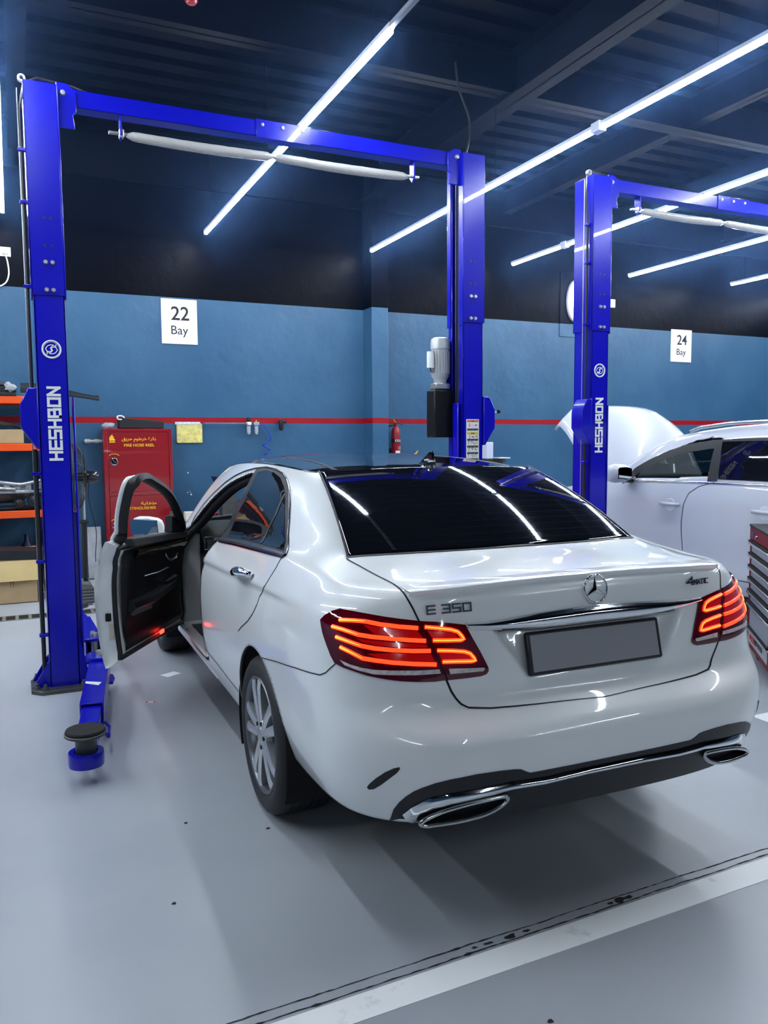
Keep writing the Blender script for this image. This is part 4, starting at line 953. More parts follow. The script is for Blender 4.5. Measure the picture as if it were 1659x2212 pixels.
# ================================================================ two-post lifts
LB = mat('lift_blue', (.003, .003, .40), .25, coat=.25, spec=.4)
LBS = mat('lift_blue_inner', (.004, .006, .30), .5)
STEEL = mat('zinc_steel', (.55, .55, .54), .35, .9)
DARKST = mat('dark_steel', (.10, .10, .10), .45, .7, noise=.3)
PADR = mat('pad_rubber', (.012, .012, .012), .85, bump=.3, bscale=60)
WHITEL = mat('lettering_white', (.80, .82, .82), .4)
HOSE = mat('hose_black', (.01, .01, .011), .45)
PLASTW = mat('plastic_wrap', (.42, .41, .39), .3, coat=.4, bump=.6, bscale=22)
LABELW = mat('label_white', (.74, .74, .72), .5); LABELK = mat('label_black', (.05, .05, .055), .5); LABELO = mat('label_orange', (.75, .14, .03), .5); LABELY = mat('label_yellow', (.70, .47, .02), .5); LABELG = mat('label_green', (.03, .35, .2), .5); LABELR = mat('label_red', (.5, .05, .05), .5)
def post_parts(t, xin, sgn, motor=False, full=True):
    """column whose inner face is at xin; sgn = direction pointing outwards in x"""
    Y0, Y1 = 3.30, 3.52; xo = xin+sgn*.175; zt = 3.55; sleeve_z = 2.42
    def bx(mb, a, b, *r): return mb.box(min(a, b), max(a, b), *r)
    # C-section: rear web, outer web, front web, two lips on the inner face
    mb = MB(); bx(mb, xin, xo, Y0, Y0+.012, .02, zt); bx(mb, xo-sgn*.012, xo, Y0, Y1, .02, zt); bx(mb, xin, xo, Y1-.012, Y1, .02, zt)
    bx(mb, xin, xin+sgn*.012, Y0, Y0+.062, .02, zt); bx(mb, xin, xin+sgn*.012, Y1-.052, Y1, .02, zt)
    mb.build('column_section', LB, t, bevel=.004)
    mb = MB(); e = .009
    bx(mb, xin-sgn*.0, xo+sgn*e, Y0-e, Y0-.0005, sleeve_z, 3.645); bx(mb, xo+sgn*.0005, xo+sgn*e, Y0-e, Y1+e, sleeve_z, 3.645); bx(mb, xin, xo+sgn*e, Y1+.0005, Y1+e, sleeve_z, 3.645)
    bx(mb, xin, xin-sgn*e, Y0-e, Y0+.05, sleeve_z-.02, 3.645); bx(mb, xin, xin-sgn*e, Y1-.045, Y1+e, sleeve_z-.02, 3.645); bx(mb, xin, xo+sgn*e, Y0-e, Y1+e, 3.64, 3.648)
    sl = mb.build('extension_sleeve', LB, t, bevel=.003)
    for z in (2.45, 2.612):
        for dx in (.062, .100):
            mb = MB().lathe([(0, Y0-e-.014), (.011, Y0-e-.014), (.013, Y0-e-.006), (.015, Y0-e-.0005)], 8, 'y', (xin+sgn*dx, 0, z+.0), cap=False); mb.build('bolt', STEEL, sl, smooth=40)
    for z in (2.71, 2.87):
        for dx in (.062, .100): MB().lathe([(0, Y0-e-.0008), (.008, Y0-e-.0008)], 10, 'y', (xin+sgn*dx, 0, z), cap=False).build('bolt_hole', HOSE, sl)
    # inside of the channel: guide rails and cable
    mb = MB(); bx(mb, xin+sgn*.02, xin+sgn*.05, Y0+.075, Y0+.082, .1, 3.5); bx(mb, xin+sgn*.02, xin+sgn*.05, Y1-.075, Y1-.068, .1, 3.5); mb.build('guide_rail', mat('rail_steel', (.35, .36, .40), .3, .8), t)
    bx(MB(), xin+sgn*.10, xin+sgn*.12, Y0+.02, Y1-.02, .1, 3.5).build('channel_back', LBS, t)
    MB().tube([(xin+sgn*.03, Y0+.11, .6), (xin+sgn*.03, Y0+.11, 3.5)], .005, 6).build('lift_cable', DARKST, t)
    # base plate with gussets and anchor bolts
    bl = MB(); bl.prism([(xo+sgn*.11, Y0-.02), (xo+sgn*.05, Y0-.085), (xin-sgn*.06, Y0-.085), (xin-sgn*.06, Y1+.06), (xo+sgn*.05, Y1+.06), (xo+sgn*.11, Y1)], 0.0, .024)
    bp = bl.build('base_plate', DARKST, t, bevel=.003)
    for yy in (Y0+.02, Y1-.03): MB().prism([(xo, .024), (xo+sgn*.10, .024), (xo, .19)], yy-.006, yy+.006, 'y').build('gusset', LB, t)
    MB().prism([(xin, .024), (xin-sgn*.05, .024), (xin-sgn*.05, .10), (xin, .34)], Y0+.003, Y0+.013, 'y').build('gusset', LB, t)
    for dx, yy in ((.075, Y0-.02), (.03, Y0-.06), (-.19, Y0-.055), (.075, Y1)):
        MB().lathe([(.026, .024), (.026, .028), (.017, .029), (.017, .044), (.010, .045), (.010, .062), (0, .063)], 8, 'z', (xo+sgn*dx, yy, 0), cap=False).build('anchor_bolt', DARKST, t, smooth=40)
    # lock cover on the outer face
    MB().prism([(xo, 1.50), (xo+sgn*.015, 1.50), (xo+sgn*.10, 1.63), (xo+sgn*.10, 1.77), (xo+sgn*.055, 1.865), (xo, 1.87)], Y0-.02, Y0+.12, 'y').build('lock_cover', LB, t, bevel=.006)
    # hose down the outer face
    hy = Y0+.035 if sgn < 0 else Y0+.15
    hx = xo+sgn*.028
    MB().tube([(hx, hy, .12), (hx, hy, 1.5)], .013, 8).build('hydraulic_hose', HOSE, t, smooth=60)
    MB().tube([(hx, hy, 1.87), (hx, hy, 3.30), (hx+sgn*.002, hy+.02, 3.50), (hx-sgn*.03, hy+.05, 3.66), (xin+sgn*.10, hy+.10, 3.72), (xin-sgn*.10, hy+.09, 3.70), (xin-sgn*.20, hy+.06, 3.66)], .009, 8).build('hydraulic_hose', HOSE, t, smooth=60)
    MB().tube([(hx+sgn*.012, hy+.03, .3), (hx+sgn*.012, hy+.03, 3.62), ], .0035, 6).build('release_cable', STEEL, t)
    for z in (.34, .80, 1.34, 2.46, 2.95, 3.25):
        q = MB(); bx(q, xo, xo+sgn*.05, hy-.018, hy+.018, z, z+.02); q.build('hose_clip', LB, t, bevel=.003)
    MB().lathe([(.012, hy), (.021, hy), (.023, hy+.006), (.018, hy+.010), (.018, hy+.02), (.023, hy+.024), (.021, hy+.03), (.012, hy+.03)], 20, 'y', (xo+sgn*.012, 0, 3.672), cap=False).build('cable_pulley', STEEL, t, smooth=40)
    # badge and vertical lettering on the rear face
    xm = (xin+xo)/2
    if sgn < 0:
        cx = xm+.0; cz = 2.10; mb = MB(); yb = Y0-.002
        mb.tube([(cx+.052*math.cos(a), yb, cz+.052*math.sin(a)) for a in np.linspace(0, 2*math.pi, 40, endpoint=False)], .0045, 6, closed=True)
        mb.tube([(cx+.045*math.cos(a), yb, cz+.045*math.sin(a)) for a in np.linspace(0, 2*math.pi, 40, endpoint=False)], .0015, 6, closed=True)
        def cur(pts, r=.0028): mb.tube([(cx+a, yb, cz+b) for a, b in catmull(pts, 5)], r, 6)
        cur([(-.033, .004), (-.018, .022), (.008, .026), (.022, .014), (.026, .030)]); cur([(.033, -.004), (.018, -.022), (-.008, -.026), (-.022, -.014), (-.026, -.030)])
        cur([(-.033, .004), (-.024, -.012), (-.006, -.012), (.002, .0)]); cur([(.033, -.004), (.024, .012), (.006, .012), (-.002, .0)]); cur([(.012, .024), (-.006, .006), (.006, -.006), (-.012, -.024)])
        mb.build('round_badge', WHITEL, t, smooth=60)
        h = .064
        mx = Matrix(((0, -1, 0, xm+h/2+.002), (0, 0, -1, Y0-.0022), (1, 0, 0, 1.437), (0, 0, 0, 1)))
        wd = stroke_text(MB(), 'HESHBON', Matrix(), h, 1.02, .24, .32); mb = MB(); stroke_text(mb, 'HESHBON', mx @ Matrix.Diagonal((.434/wd, 1, 1, 1)), h, 1.02, .24, .32, .002); mb.build('column_lettering', WHITEL, t)
    # carriage inside the channel
    mb = MB(); bx(mb, xin+sgn*.06, xin-sgn*.035, Y0+.068, Y1-.066, .13, 1.10); mb.build('carriage', LB, t, bevel=.006)
    mb = MB(); bx(mb, xin-sgn*.02, xin-sgn*.032, Y0+.02, Y0+.10, .16, 1.82); mb.build('cable_guard', LB, t, bevel=.004)
    if motor:
        mo = thing('power_unit', None, None); mo.parent = t; mxx, my = xin-sgn*.085, Y1-.02
        bx(MB(), xin+sgn*.02, xin-sgn*.10, Y1-.03, Y1-.015, 1.58, 2.30).build('motor_bracket', LB, mo)
        mb = MB().lathe([(0, 2.325), (.05, 2.323), (.07, 2.312), (.075, 2.29), (.075, 2.235), (.068, 2.232), (.068, 2.03), (.06, 2.02), (.05, 2.0), (.05, 1.97), (0, 1.97)], 28, 'z', (mxx, my, 0), cap=False); mb.build('motor_body', mat('motor_grey', (.48, .50, .52), .4, .3), mo, smooth=40)
        mb = MB()
        for k in range(20):
            a = 2*math.pi*k/20; mb.box(.066, .074, -.003, .003, 2.05, 2.22, Matrix.Translation((mxx, my, 0)) @ Matrix.Rotation(a, 4, 'Z'))
        mb.build('cooling_fin', mat('motor_grey'), mo)
        MB().lathe([(0, 2.215), (.026, 2.213), (.028, 2.20), (.028, 2.09), (0, 2.09)], 16, 'z', (mxx-sgn*.095, my-.02, 0), cap=False).build('capacitor', mat('capacitor_white', (.75, .76, .76), .4), mo, smooth=40)
        MB().tube([(mxx-sgn*.095, my-.02, 2.09), (mxx-sgn*.09, my-.02, 2.06), (mxx-sgn*.06, my-.02, 2.06), (mxx-sgn*.05, my-.02, 2.08)], .004, 6).build('motor_wire', HOSE, mo)
        MB().box(mxx-.06, mxx+.06, my-.05, my+.05, 1.93, 1.975).build('pump_block', STEEL, mo, bevel=.005)
        MB().box(mxx-.085, mxx+.085, my-.07, my+.07, 1.56, 1.925).build('oil_tank', mat('tank_black', (.004, .0045, .006), .4, spec=.3), mo, bevel=.012)
        mb = MB(); mb.tube([(xo+sgn*.09, Y0+.10, 1.735), (xo+sgn*.185, Y0+.08, 1.76)], .006, 8); rl = mb.build('release_lever', STEEL, t, smooth=60)
        bm_ = MB(); 
        bm_.lathe([(.018*math.sin(a), -.018*math.cos(a)) for a in np.linspace(0, math.pi, 9)], 14, 'z', (xo+sgn*.195, Y0+.078, 1.762), cap=False); bm_.build('lever_knob', HOSE, rl, smooth=180)
        # warning label
        lx0, lx1, lz0, lz1 = xin+.006 if sgn > 0 else xin-.10, xin+.118 if sgn > 0 else xin, 1.385, 1.697
        if sgn > 0: lx0, lx1 = xin+.030, xin+.142
        lb = MB().box(lx0, lx1, Y0-.0016, Y0-.0002, lz0, lz1).build('warning_label', LABELW, t)
        yl = Y0-.0018
        def rect(m_, a, b, c, d): q = MB().box(lx0+a*(lx1-lx0), lx0+b*(lx1-lx0), yl-.0004, yl, lz1-d*(lz1-lz0), lz1-c*(lz1-lz0)); return q, m_
        K, R_, G_ = MB(), MB(), MB()
        rect(0, .06, .94, .02, .07)[0].build('label_orange_band', LABELO, lb); rect(0, .06, .94, .315, .37)[0].build('label_yellow_band', LABELY, lb)
        def rk(mb_, a, b, c, d): mb_.box(lx0+a*(lx1-lx0), lx0+b*(lx1-lx0), yl-.0008, yl-.0002, lz1-d*(lz1-lz0), lz1-c*(lz1-lz0))
        for c, n in ((.225, 2), (.475, 3), (.64, 3), (.80, 3), (.95, 3)):
            for k in range(n): rk(K, .06+k*.88/n+.006, .06+(k+1)*.88/n-.006, c, c+.05)
            for k in range(n-1): rk(K, .06+(k+1)*.88/n-.003, .06+(k+1)*.88/n+.003, c-.105, c)
        rk(K, .38, .62, .035, .058); rk(K, .36, .66, .332, .354)
        rr = random.Random(3)
        for c, n in ((.10, 2), (.39, 3), (.54, 3), (.70, 3), (.86, 3)):
            for k in range(n):
                a0 = .06+k*.88/n; w0 = .88/n
                for _ in range(4):
                    x1, z1 = a0+w0*rr.uniform(.25, .7), c+rr.uniform(.0, .05); tgt = rr.choice((K, K, K, R_, G_)); ww = rr.uniform(.02, .07)
                    A = Vector((lx0+x1*(lx1-lx0), yl-.0003, lz1-z1*(lz1-lz0))); B = A+Vector((rr.uniform(-.012, .012), 0, rr.uniform(-.016, .016))); tgt.bar(A, B, .004, .0006, up=(0, 1, 0))
        K.build('label_print', LABELK, lb); R_.build('label_red_marks', LABELR, lb); G_.build('label_green_marks', LABELG, lb)
def arm(t, pivot, pad, sgn, gap_sticker=False):
    """swing arm from the carriage pivot to the pad"""
    p = Vector((*pivot, 0)); q = Vector((*pad, 0)); d = (q-p); L = d.length; ang = math.atan2(d.y, d.x)
    T = Matrix.Translation((p.x, p.y, 0)) @ Matrix.Rotation(ang, 4, 'Z')
    a = thing('swing_arm', None, None); a.parent = t
    def bo(nm, m, *b, bev=.004, T_=T): return MB().box(*b, T_).build(nm, m, a, bevel=bev)
    mb = MB(); L1 = L*.66                       # outer box section, open end
    mb.box(-.02, L1, -.058, .058, .205, .215, T); mb.box(-.02, L1, -.058, .058, .085, .095, T); mb.box(-.02, L1, -.058, -.048, .095, .205, T); mb.box(-.02, L1, .048, .058, .095, .205, T); mb.build('outer_arm', LB, a, bevel=.003)
    bo('inner_arm', LB, L*.25, L-.06, -.044, .044, .105, .19); bo('telescopic_tube', LB, L*.4, L-.22, -.046, .046, .102, .196)
    ring = MB().lathe([(.052, .075), (.076, .075), (.078, .085), (.078, .135), (.076, .14), (.052, .14), (.052, .075)], 32, 'z', (q.x, q.y, 0), cap=False); ring.build('pad_socket', LB, a, smooth=40)
    MB().lathe([(0, .08), (.046, .08), (.046, .20), (.050, .205), (.050, .215), (0, .215)], 28, 'z', (q.x, q.y, 0), cap=False).build('pad_stem', DARKST, a, smooth=40)
    MB().lathe([(0, .213), (.085, .213), (.092, .218), (.092, .226), (.088, .229), (0, .229)], 36, 'z', (q.x, q.y, 0), cap=False).build('pad_plate', DARKST, a, smooth=40)
    MB().lathe([(.0, .228), (.086, .228), (.088, .236), (.084, .243), (.0, .244)], 36, 'z', (q.x, q.y, 0), cap=False).build('rubber_pad', PADR, a, smooth=40)
    fl = [(-.07, -.07), (.02, -.085), (.09, -.075), (.10, .075), (.02, .085), (-.07, .07)]
    mb = MB()
    for z0, z1 in ((.065, .085), (.215, .235)): mb.prism(fl, z0, z1)
    mb.xf(T); mb.build('pivot_yoke', LB, a, bevel=.004)
    MB().lathe([(0, .262), (.022, .26), (.026, .25), (.026, .06), (0, .06)], 20, 'z', (p.x, p.y, 0), cap=False).build('pivot_pin', STEEL, a, smooth=40)
    MB().lathe([(0, .25), (.016, .249), (.018, .235), (0, .235)], 14, 'z', (p.x+.03*math.cos(ang), p.y+.03*math.sin(ang)+.07, 0), cap=False).build('arm_lock_pin', STEEL, a, smooth=40)
    mb = MB(); hx0 = L*.70                      # carrying loop on the side of the inner arm
    mb.tube([T @ Vector(v) for v in ((hx0-.02, .06, .12), (hx0-.02, .085, .09), (hx0+.12, .085, .09), (hx0+.12, .06, .12))], .008, 8); mb.build('arm_handle', LB, a, smooth=60)
    if gap_sticker: MB().add([T @ Vector(v) for v in ((L*.40, -.05, .2156), (L*.44, .02, .2156), (L*.40, .035, .2156), (L*.37, -.052, .2156))], [(0, 1, 2, 3)]).build('white_sticker', LABELW, a)
    return a
def lift(cx, label, near):
    t = thing('two_post_lift', label, 'car lift', (cx, 0, 0), 0)
    xl, xr = -1.389, 1.389
    post_parts(t, xl, -1); post_parts(t, xr, 1, motor=True)
    # overhead beam: two channels joined by a splice plate
    Y0, Y1 = 3.355, 3.465; zb, ztp = 3.555, 3.66
    def chan(x0, x1, nm):
        mb = MB(); mb.box(x0, x1, Y0, Y0+.006, zb, ztp); mb.box(x0, x1, Y0, Y1, ztp-.006, ztp); mb.box(x0, x1, Y1-.006, Y1, zb, ztp); mb.box(x0, x1, Y0, Y1, zb, zb+.006)
        return mb.build(nm, LB, t, bevel=.002)
    chan(xl, .06, 'overhead_beam'); chan(.06, xr, 'overhead_beam')
    sp = MB().box(-.16, .22, Y0-.008, Y0, zb-.008, ztp+.004).build('splice_plate', LB, t, bevel=.002)
    for bxp in (-.12, .02, .16): MB().lathe([(0, Y0-.018), (.010, Y0-.017), (.013, Y0-.008)], 8, 'y', (bxp, 0, ztp-.03), cap=False).build('bolt', STEEL, sp, smooth=40)
    for s in (-1, 1):
        mb = MB(); xi = s*1.389; mb.prism([(xi, 3.42), (xi, 3.68), (xi-s*.06, 3.68), (xi-s*.11, 3.64), (xi-s*.11, 3.52), (xi-s*.09, 3.50), (xi-s*.10, 3.42)], Y0-.022, Y0-.009, 'y'); mb.build('corner_bracket', LB, t, bevel=.004)
        MB().lathe([(0, Y0-.038), (.014, Y0-.037), (.018, Y0-.022)], 10, 'y', (xi-s*.035, 0, 3.62), cap=False).build('bracket_bolt', STEEL, t, smooth=40)
    # padded stop bar under the beam
    sb = thing('stop_bar', None, None); sb.parent = t; zbar = 3.455; yb = 3.40
    for s in (-1, 1):
        mb = MB(); xi = s*1.02; mb.prism([(yb-.035, 3.56), (yb+.035, 3.56), (yb+.035, 3.45), (yb, 3.41), (yb-.035, 3.45)], xi-.006, xi+.006, 'x'); mb.build('bar_bracket', LB, sb, bevel=.002)
    MB().bar((-1.09, yb, zbar), (1.07, yb, zbar), .03, .012).build('bar_core', STEEL, sb)
    rr = np.random.default_rng(5)
    for a, b in ((-.985, -.035), (-.03, .985)):
        n = 26; pts = [(a+(b-a)*i/(n-1), yb+rr.normal(0, .0006), zbar-.004-.010*math.sin(math.pi*i/(n-1))) for i in range(n)]
        rad = [(.012 if i in (0, n-1) else .029+.004*math.sin(math.pi*i/(n-1))+rr.normal(0, .0006)) for i in range(n)]; rad[1] = rad[-2] = .027
        MB().tube(pts, rad, 12).build('wrapped_padding', PLASTW, sb, smooth=180)
    MB().box(-1.03, -1.0, yb-.025, yb+.02, zbar-.025, zbar+.025).build('bar_end_joint', STEEL, sb, bevel=.006)
    return t
lift1 = lift(-.043, 'blue two-post lift standing around the white saloon', True)
arm(lift1, (-1.28, 3.16), (-1.47, 1.79), -1, True)
arm(lift1, (-1.27, 3.66), (-1.30, 4.85), -1)
arm(lift1, (1.28, 3.16), (1.50, 1.95), 1)
arm(lift1, (1.27, 3.66), (1.32, 4.85), 1)
lift2 = lift(4.115, 'blue two-post lift in the next bay beside the white car with its hood up', False)
arm(lift2, (-1.27, 3.66), (-1.30, 4.85), -1); arm(lift2, (1.27, 3.66), (1.30, 4.85), 1)
# ================================================================ white car in the next bay, hood up
suv = thing('sport_utility_vehicle', 'white tall car with its hood raised in the next bay behind the blue post', 'car', (4.18, .75, 0))
def ringrow(z, W, y0, y1, n=3.2, L=.55, zf=None, side=None):
    """half contour from rear centre to nose centre; z at the rear, zf at the nose"""
    zf = z if zf is None else zf; r = []
    for f in (0, .45, .75, .93): r.append((W*f, y0+L*(1-(1-f**n)**(1/n)), z))
    for y in (.75, 1.3, 1.8, 2.3, 2.8, 3.3): r.append((W, y, z))
    for f in (.965, .80, .45, 0): r.append((W*f, y1-L*1.2*(1-(1-f**n)**(1/n)), zf))
    return r
SR = [ringrow(.32, .86, .08, 4.55), ringrow(.42, .905, .02, 4.62), ringrow(.50, .918, .0, 4.64), ringrow(.55, .914, .0, 4.65), ringrow(.75, .928, .01, 4.64), ringrow(.90, .930, .04, 4.62, zf=.86),
      ringrow(1.02, .928, .06, 4.56, zf=.95), ringrow(1.08, .918, .08, 4.45, zf=1.00), ringrow(1.14, .905, .10, 4.25, zf=1.05), ringrow(1.175, .895, .12, 3.9, zf=1.09)]
sb_ = [(0, .14, 1.19), (.40, .14, 1.19), (.66, .15, 1.19), (.82, .24, 1.19), (.875, .75, 1.20), (.885, 1.3, 1.195), (.89, 1.8, 1.19), (.89, 2.3, 1.182), (.888, 2.75, 1.172), (.87, 3.05, 1.162), (.80, 3.28, 1.15), (.68, 3.46, 1.14), (.38, 3.6, 1.13), (0, 3.65, 1.13)]
sr_ = [(0, .42, 1.62), (.34, .42, 1.62), (.54, .44, 1.61), (.64, .52, 1.60), (.67, .85, 1.612), (.685, 1.3, 1.622), (.69, 1.7, 1.622), (.685, 2.0, 1.612), (.675, 2.25, 1.595), (.66, 2.45, 1.575), (.63, 2.58, 1.562), (.56, 2.64, 1.565), (.32, 2.70, 1.58), (0, 2.72, 1.585)]
so_ = np.array([(0, -.4, .9)]*3+[(.5, -.3, .8)]+[(.9, 0, .42)]*6+[(.6, .5, .6), (.3, .6, .7), (.1, .6, .8), (0, .6, .8)])
SR.append(sb_)
for f, b in ((.3, .02), (.6, .03), (.85, .022)): SR.append(list(map(tuple, np.array(sb_)+(np.array(sr_)-np.array(sb_))*f+so_*b)))
SR.append(sr_)
SR.append([(x*.7, 1.5+(y-1.5)*.78, z+.028) for x, y, z in sr_]); SR.append([(x*.3, 1.5+(y-1.5)*.5, 1.665) for x, y, z in sr_]); SR.append([(x*.01, 1.5+(y-1.5)*.3, 1.672) for x, y, z in sr_])
SG = dense(mirror_ring(np.array(SR, float)), .028, smooth=3)
sR, sC, _ = SG.shape; SVv = SG.reshape(-1, 3); si = np.arange(sR*sC).reshape(sR, sC)
SQ_ = np.stack([si[:-1], np.roll(si, -1, 1)[:-1], np.roll(si, -1, 1)[1:], si[1:]], -1).reshape(-1, 4)
suv_bvh = BVHTree.FromPolygons([Vector(p) for p in SVv], [tuple(q) for q in SQ_])
FW = [(2.02, 1.235), (2.0, 1.545), (2.12, 1.545), (2.28, 1.515), (2.46, 1.455), (2.64, 1.375), (2.80, 1.285), (2.88, 1.21), (2.86, 1.195), (2.4, 1.215)]
FWs = [tuple(map(float, p)) for p in rs2(FW, .06)]
c = SVv[SQ_].mean(1); kill = (np.hypot(c[:, 1]-3.72, c[:, 2]-.36) < .40) & (np.abs(c[:, 0]) > .5) | (np.hypot(c[:, 1]-.92, c[:, 2]-.36) < .40) & (np.abs(c[:, 0]) > .5)
kill |= inside(FWs, c[:, 1], c[:, 2]) & (np.abs(c[:, 0]) > .5)
kill |= (c[:, 1] > 2.5) & (c[:, 2] > 1.17) & inside([(-.70, 1.16), (.70, 1.16), (.56, 1.55), (-.56, 1.55)], c[:, 0], c[:, 2])
kill |= (c[:, 1] > 3.4) & (c[:, 2] > 1.02) & (np.abs(c[:, 0]) < .75) & (c[:, 1] < 4.3)           # engine bay
keep = SQ_[~kill]; V2 = SVv.copy(); used = np.zeros(len(V2), bool); used[keep.ravel()] = True
for yc in (3.72, .92):
    r = np.hypot(V2[:, 1]-yc, V2[:, 2]-.36); s = used & (r < .40) & (np.abs(V2[:, 0]) > .5); V2[s, 1] = yc+(V2[s, 1]-yc)*.40/r[s]; V2[s, 2] = .36+(V2[s, 2]-.36)*.40/r[s]
s = used & inside(FWs, V2[:, 1], V2[:, 2]) & (np.abs(V2[:, 0]) > .5)
for i in np.nonzero(s)[0]: V2[i, 1:] = nearest_on(FWs, V2[i, 1:])
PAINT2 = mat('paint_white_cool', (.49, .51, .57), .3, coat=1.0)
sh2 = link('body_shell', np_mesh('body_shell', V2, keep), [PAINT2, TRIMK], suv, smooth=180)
bm = bmesh.new(); bm.from_mesh(sh2.data); bm.faces.ensure_lookup_table(); f0 = min(bm.faces, key=lambda f: (f.calc_center_median()-Vector((.93, 1.8, .8))).length)
if f0.normal.x < 0: bmesh.ops.reverse_faces(bm, faces=bm.faces[:])
bm.to_mesh(sh2.data); bm.free(); sh2.data.polygons.foreach_set('use_smooth', [True]*len(sh2.data.polygons))
so = sh2.modifiers.new('thick', 'SOLIDIFY'); so.thickness = .025; so.offset = -1; so.material_offset = 1; so.material_offset_rim = 1
SB = dict(bvh=suv_bvh)
TGL = mat('tinted_clear_glass', (.006, .008, .008), .0, trans=1.0, ior=1.03, spec=.6)
RW = [(1.90, 1.22), (1.93, 1.40), (1.97, 1.55), (1.6, 1.555), (1.1, 1.545), (.7, 1.51), (.55, 1.44), (.55, 1.25), (.9, 1.225)]
FRM2 = [(2.985, 1.175), (2.88, 1.275), (2.72, 1.375), (2.52, 1.47), (2.30, 1.54), (2.08, 1.575), (1.6, 1.585), (1.1, 1.575), (.6, 1.535), (.45, 1.45), (.47, 1.21), (1.2, 1.20), (2.2, 1.19)]
def ip(p): return Vector((-.9, p[0], p[1]))
for mir in (False, True):
    patch('rear_door_window', [ip(p) for p in RW], (-1, 0, .3), DGLASS, suv, off=.006, sink=.004, grid=.08, mirror=mir, **SB)
    sg = patch('front_door_window', [ip(p) for p in FW], (-1, 0, .3), TGL, suv, off=-.010, sink=0, grid=.08, mirror=mir, **SB)
    for seg in ([(2.99, 1.172), (2.89, 1.272), (2.73, 1.372), (2.53, 1.47), (2.32, 1.535), (2.08, 1.567), (1.6, 1.578), (1.1, 1.568), (.65, 1.53)],): strip('window_frame_trim', [ip((a, b-.012)) for a, b in seg], .080, TRIMK, suv, off=.004, mirror=mir, step=.03, **SB)
    strip('pillar_trim', [ip(p) for p in ((1.955, 1.20), (1.985, 1.565))], .10, TRIMK, suv, off=.005, mirror=mir, step=.03, **SB)
    strip('belt_chrome_trim', [ip(p) for p in ((2.99, 1.166), (2.2, 1.185), (1.2, 1.195), (.5, 1.20))], .016, CHROME, suv, off=.006, h=.005, mirror=mir, step=.04, **SB)
    strip('front_door_gap', [ip(p) for p in ((1.98, 1.18), (2.08, 1.15), (2.17, 1.09), (2.21, 1.0), (2.23, .85), (2.22, .55), (2.20, .45))], .006, SEAMK, suv, off=.002, mirror=mir, step=.03, **SB)
    strip('door_sill_gap', [ip(p) for p in ((2.9, .45), (2.2, .45), (1.3, .45))], .006, SEAMK, suv, off=.002, mirror=mir, step=.04, **SB)
    s = 1 if mir else -1
    MB().tube([(s*x, y, z) for x, y, z in ((.655, 2.42, 1.60), (.665, 2.30, 1.632), (.668, 2.0, 1.660), (.665, 1.4, 1.672), (.655, .8, 1.655), (.64, .62, 1.635))], .014, 8).build('roof_rail', SATIN, suv, smooth=60)
    for yy, nm in ((2.36, 0), (1.42, 1)):
        h = thing('door_handle', None, None); h.parent = suv; q, n, i, t = suv_bvh.find_nearest(Vector((s*.93, yy, .99)))
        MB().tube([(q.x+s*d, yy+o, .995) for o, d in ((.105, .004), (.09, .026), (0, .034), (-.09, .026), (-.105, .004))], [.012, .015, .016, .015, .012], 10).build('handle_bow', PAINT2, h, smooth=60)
        MB().lathe([(0, q.x+s*.0015), (.052, q.x+s*.0015), (.056, q.x-s*.002)], 24, 'x', (0, yy, .985), cap=False).build('handle_cup', mat('paint_shadow_white', (.6, .62, .68), .35, coat=1), h, smooth=40)
    mm = thing('door_mirror', None, None); mm.parent = suv
    mb = MB(); rows = []; n = 18
    for f, sy, sz in ((0, .35, .4), (.08, .7, .8), (.3, 1, .95), (.7, 1, 1), (.92, .8, .85), (1, .4, .5)):
        rows.append([(s*(.93+.22*f), 2.86+.075*sy*math.cos(a)+.02*f, 1.235+.085*sz*math.copysign(abs(math.sin(a))**.8, math.sin(a))) for a in np.linspace(0, 2*math.pi, n, endpoint=False)])
    mb.add([p for r in rows for p in r], [(i*n+j, i*n+(j+1) % n, (i+1)*n+(j+1) % n, (i+1)*n+j) for i in range(5) for j in range(n)]+[tuple(range(n)), tuple(range(5*n, 6*n))]); mb.build('mirror_housing', PAINT2, mm, smooth=60)
    mb = MB(); gp = [(s*(.975+.135*u), 2.776+.01*u, 1.235+v) for u, v in ((0, -.035), (.5, -.055), (1, -.045), (1.02, .04), (.9, .055), (.4, .058), (0, .045))]; mb.add(gp, [tuple(range(7))]); mb.add([(p[0], p[1]+.01, p[2]) for p in gp], [tuple(range(7))]); mb.build('mirror_glass', mat('mirror_glass'), mm)
    MB().bar((s*.95, 2.86, 1.165), (s*.87, 2.87, 1.17), .07, .03).build('mirror_foot', GLOSSK, mm, bevel=.008)
    for yc in (3.72, .92):
        w_ = thing('wheel', None, None); w_.parent = suv; xo = s*.915
        MB().lathe([(.23, xo), (.28, xo+s*.012), (.33, xo), (.36, xo-s*.03), (.36, xo-s*.20), (.33, xo-s*.23), (.23, xo-s*.23)], 48, 'x', (0, yc, .36), cap=False).build('tyre', RUBBER, w_, smooth=50)
        mb = MB().lathe([(.235, xo+s*.002), (.225, xo-s*.01), (.215, xo-s*.06), (.05, xo-s*.06)], 40, 'x', (0, yc, .36), cap=False)
        for k in range(5):
            a = 2*math.pi*k/5; mb.bar((xo-s*.015, yc+.03*math.cos(a), .36+.03*math.sin(a)), (xo-s*.01, yc+.225*math.cos(a), .36+.225*math.sin(a)), .05, .03, up=(1, 0, 0))
        mb.build('rim', ALLOY, w_, smooth=40)
        ang = np.linspace(math.radians(-15), math.radians(195), 20); a_ = [(s*.5, yc+.405*math.cos(t), .36+.405*math.sin(t)) for t in ang]; b_ = [(s*.90, yc+.405*math.cos(t), .36+.405*math.sin(t)) for t in ang]
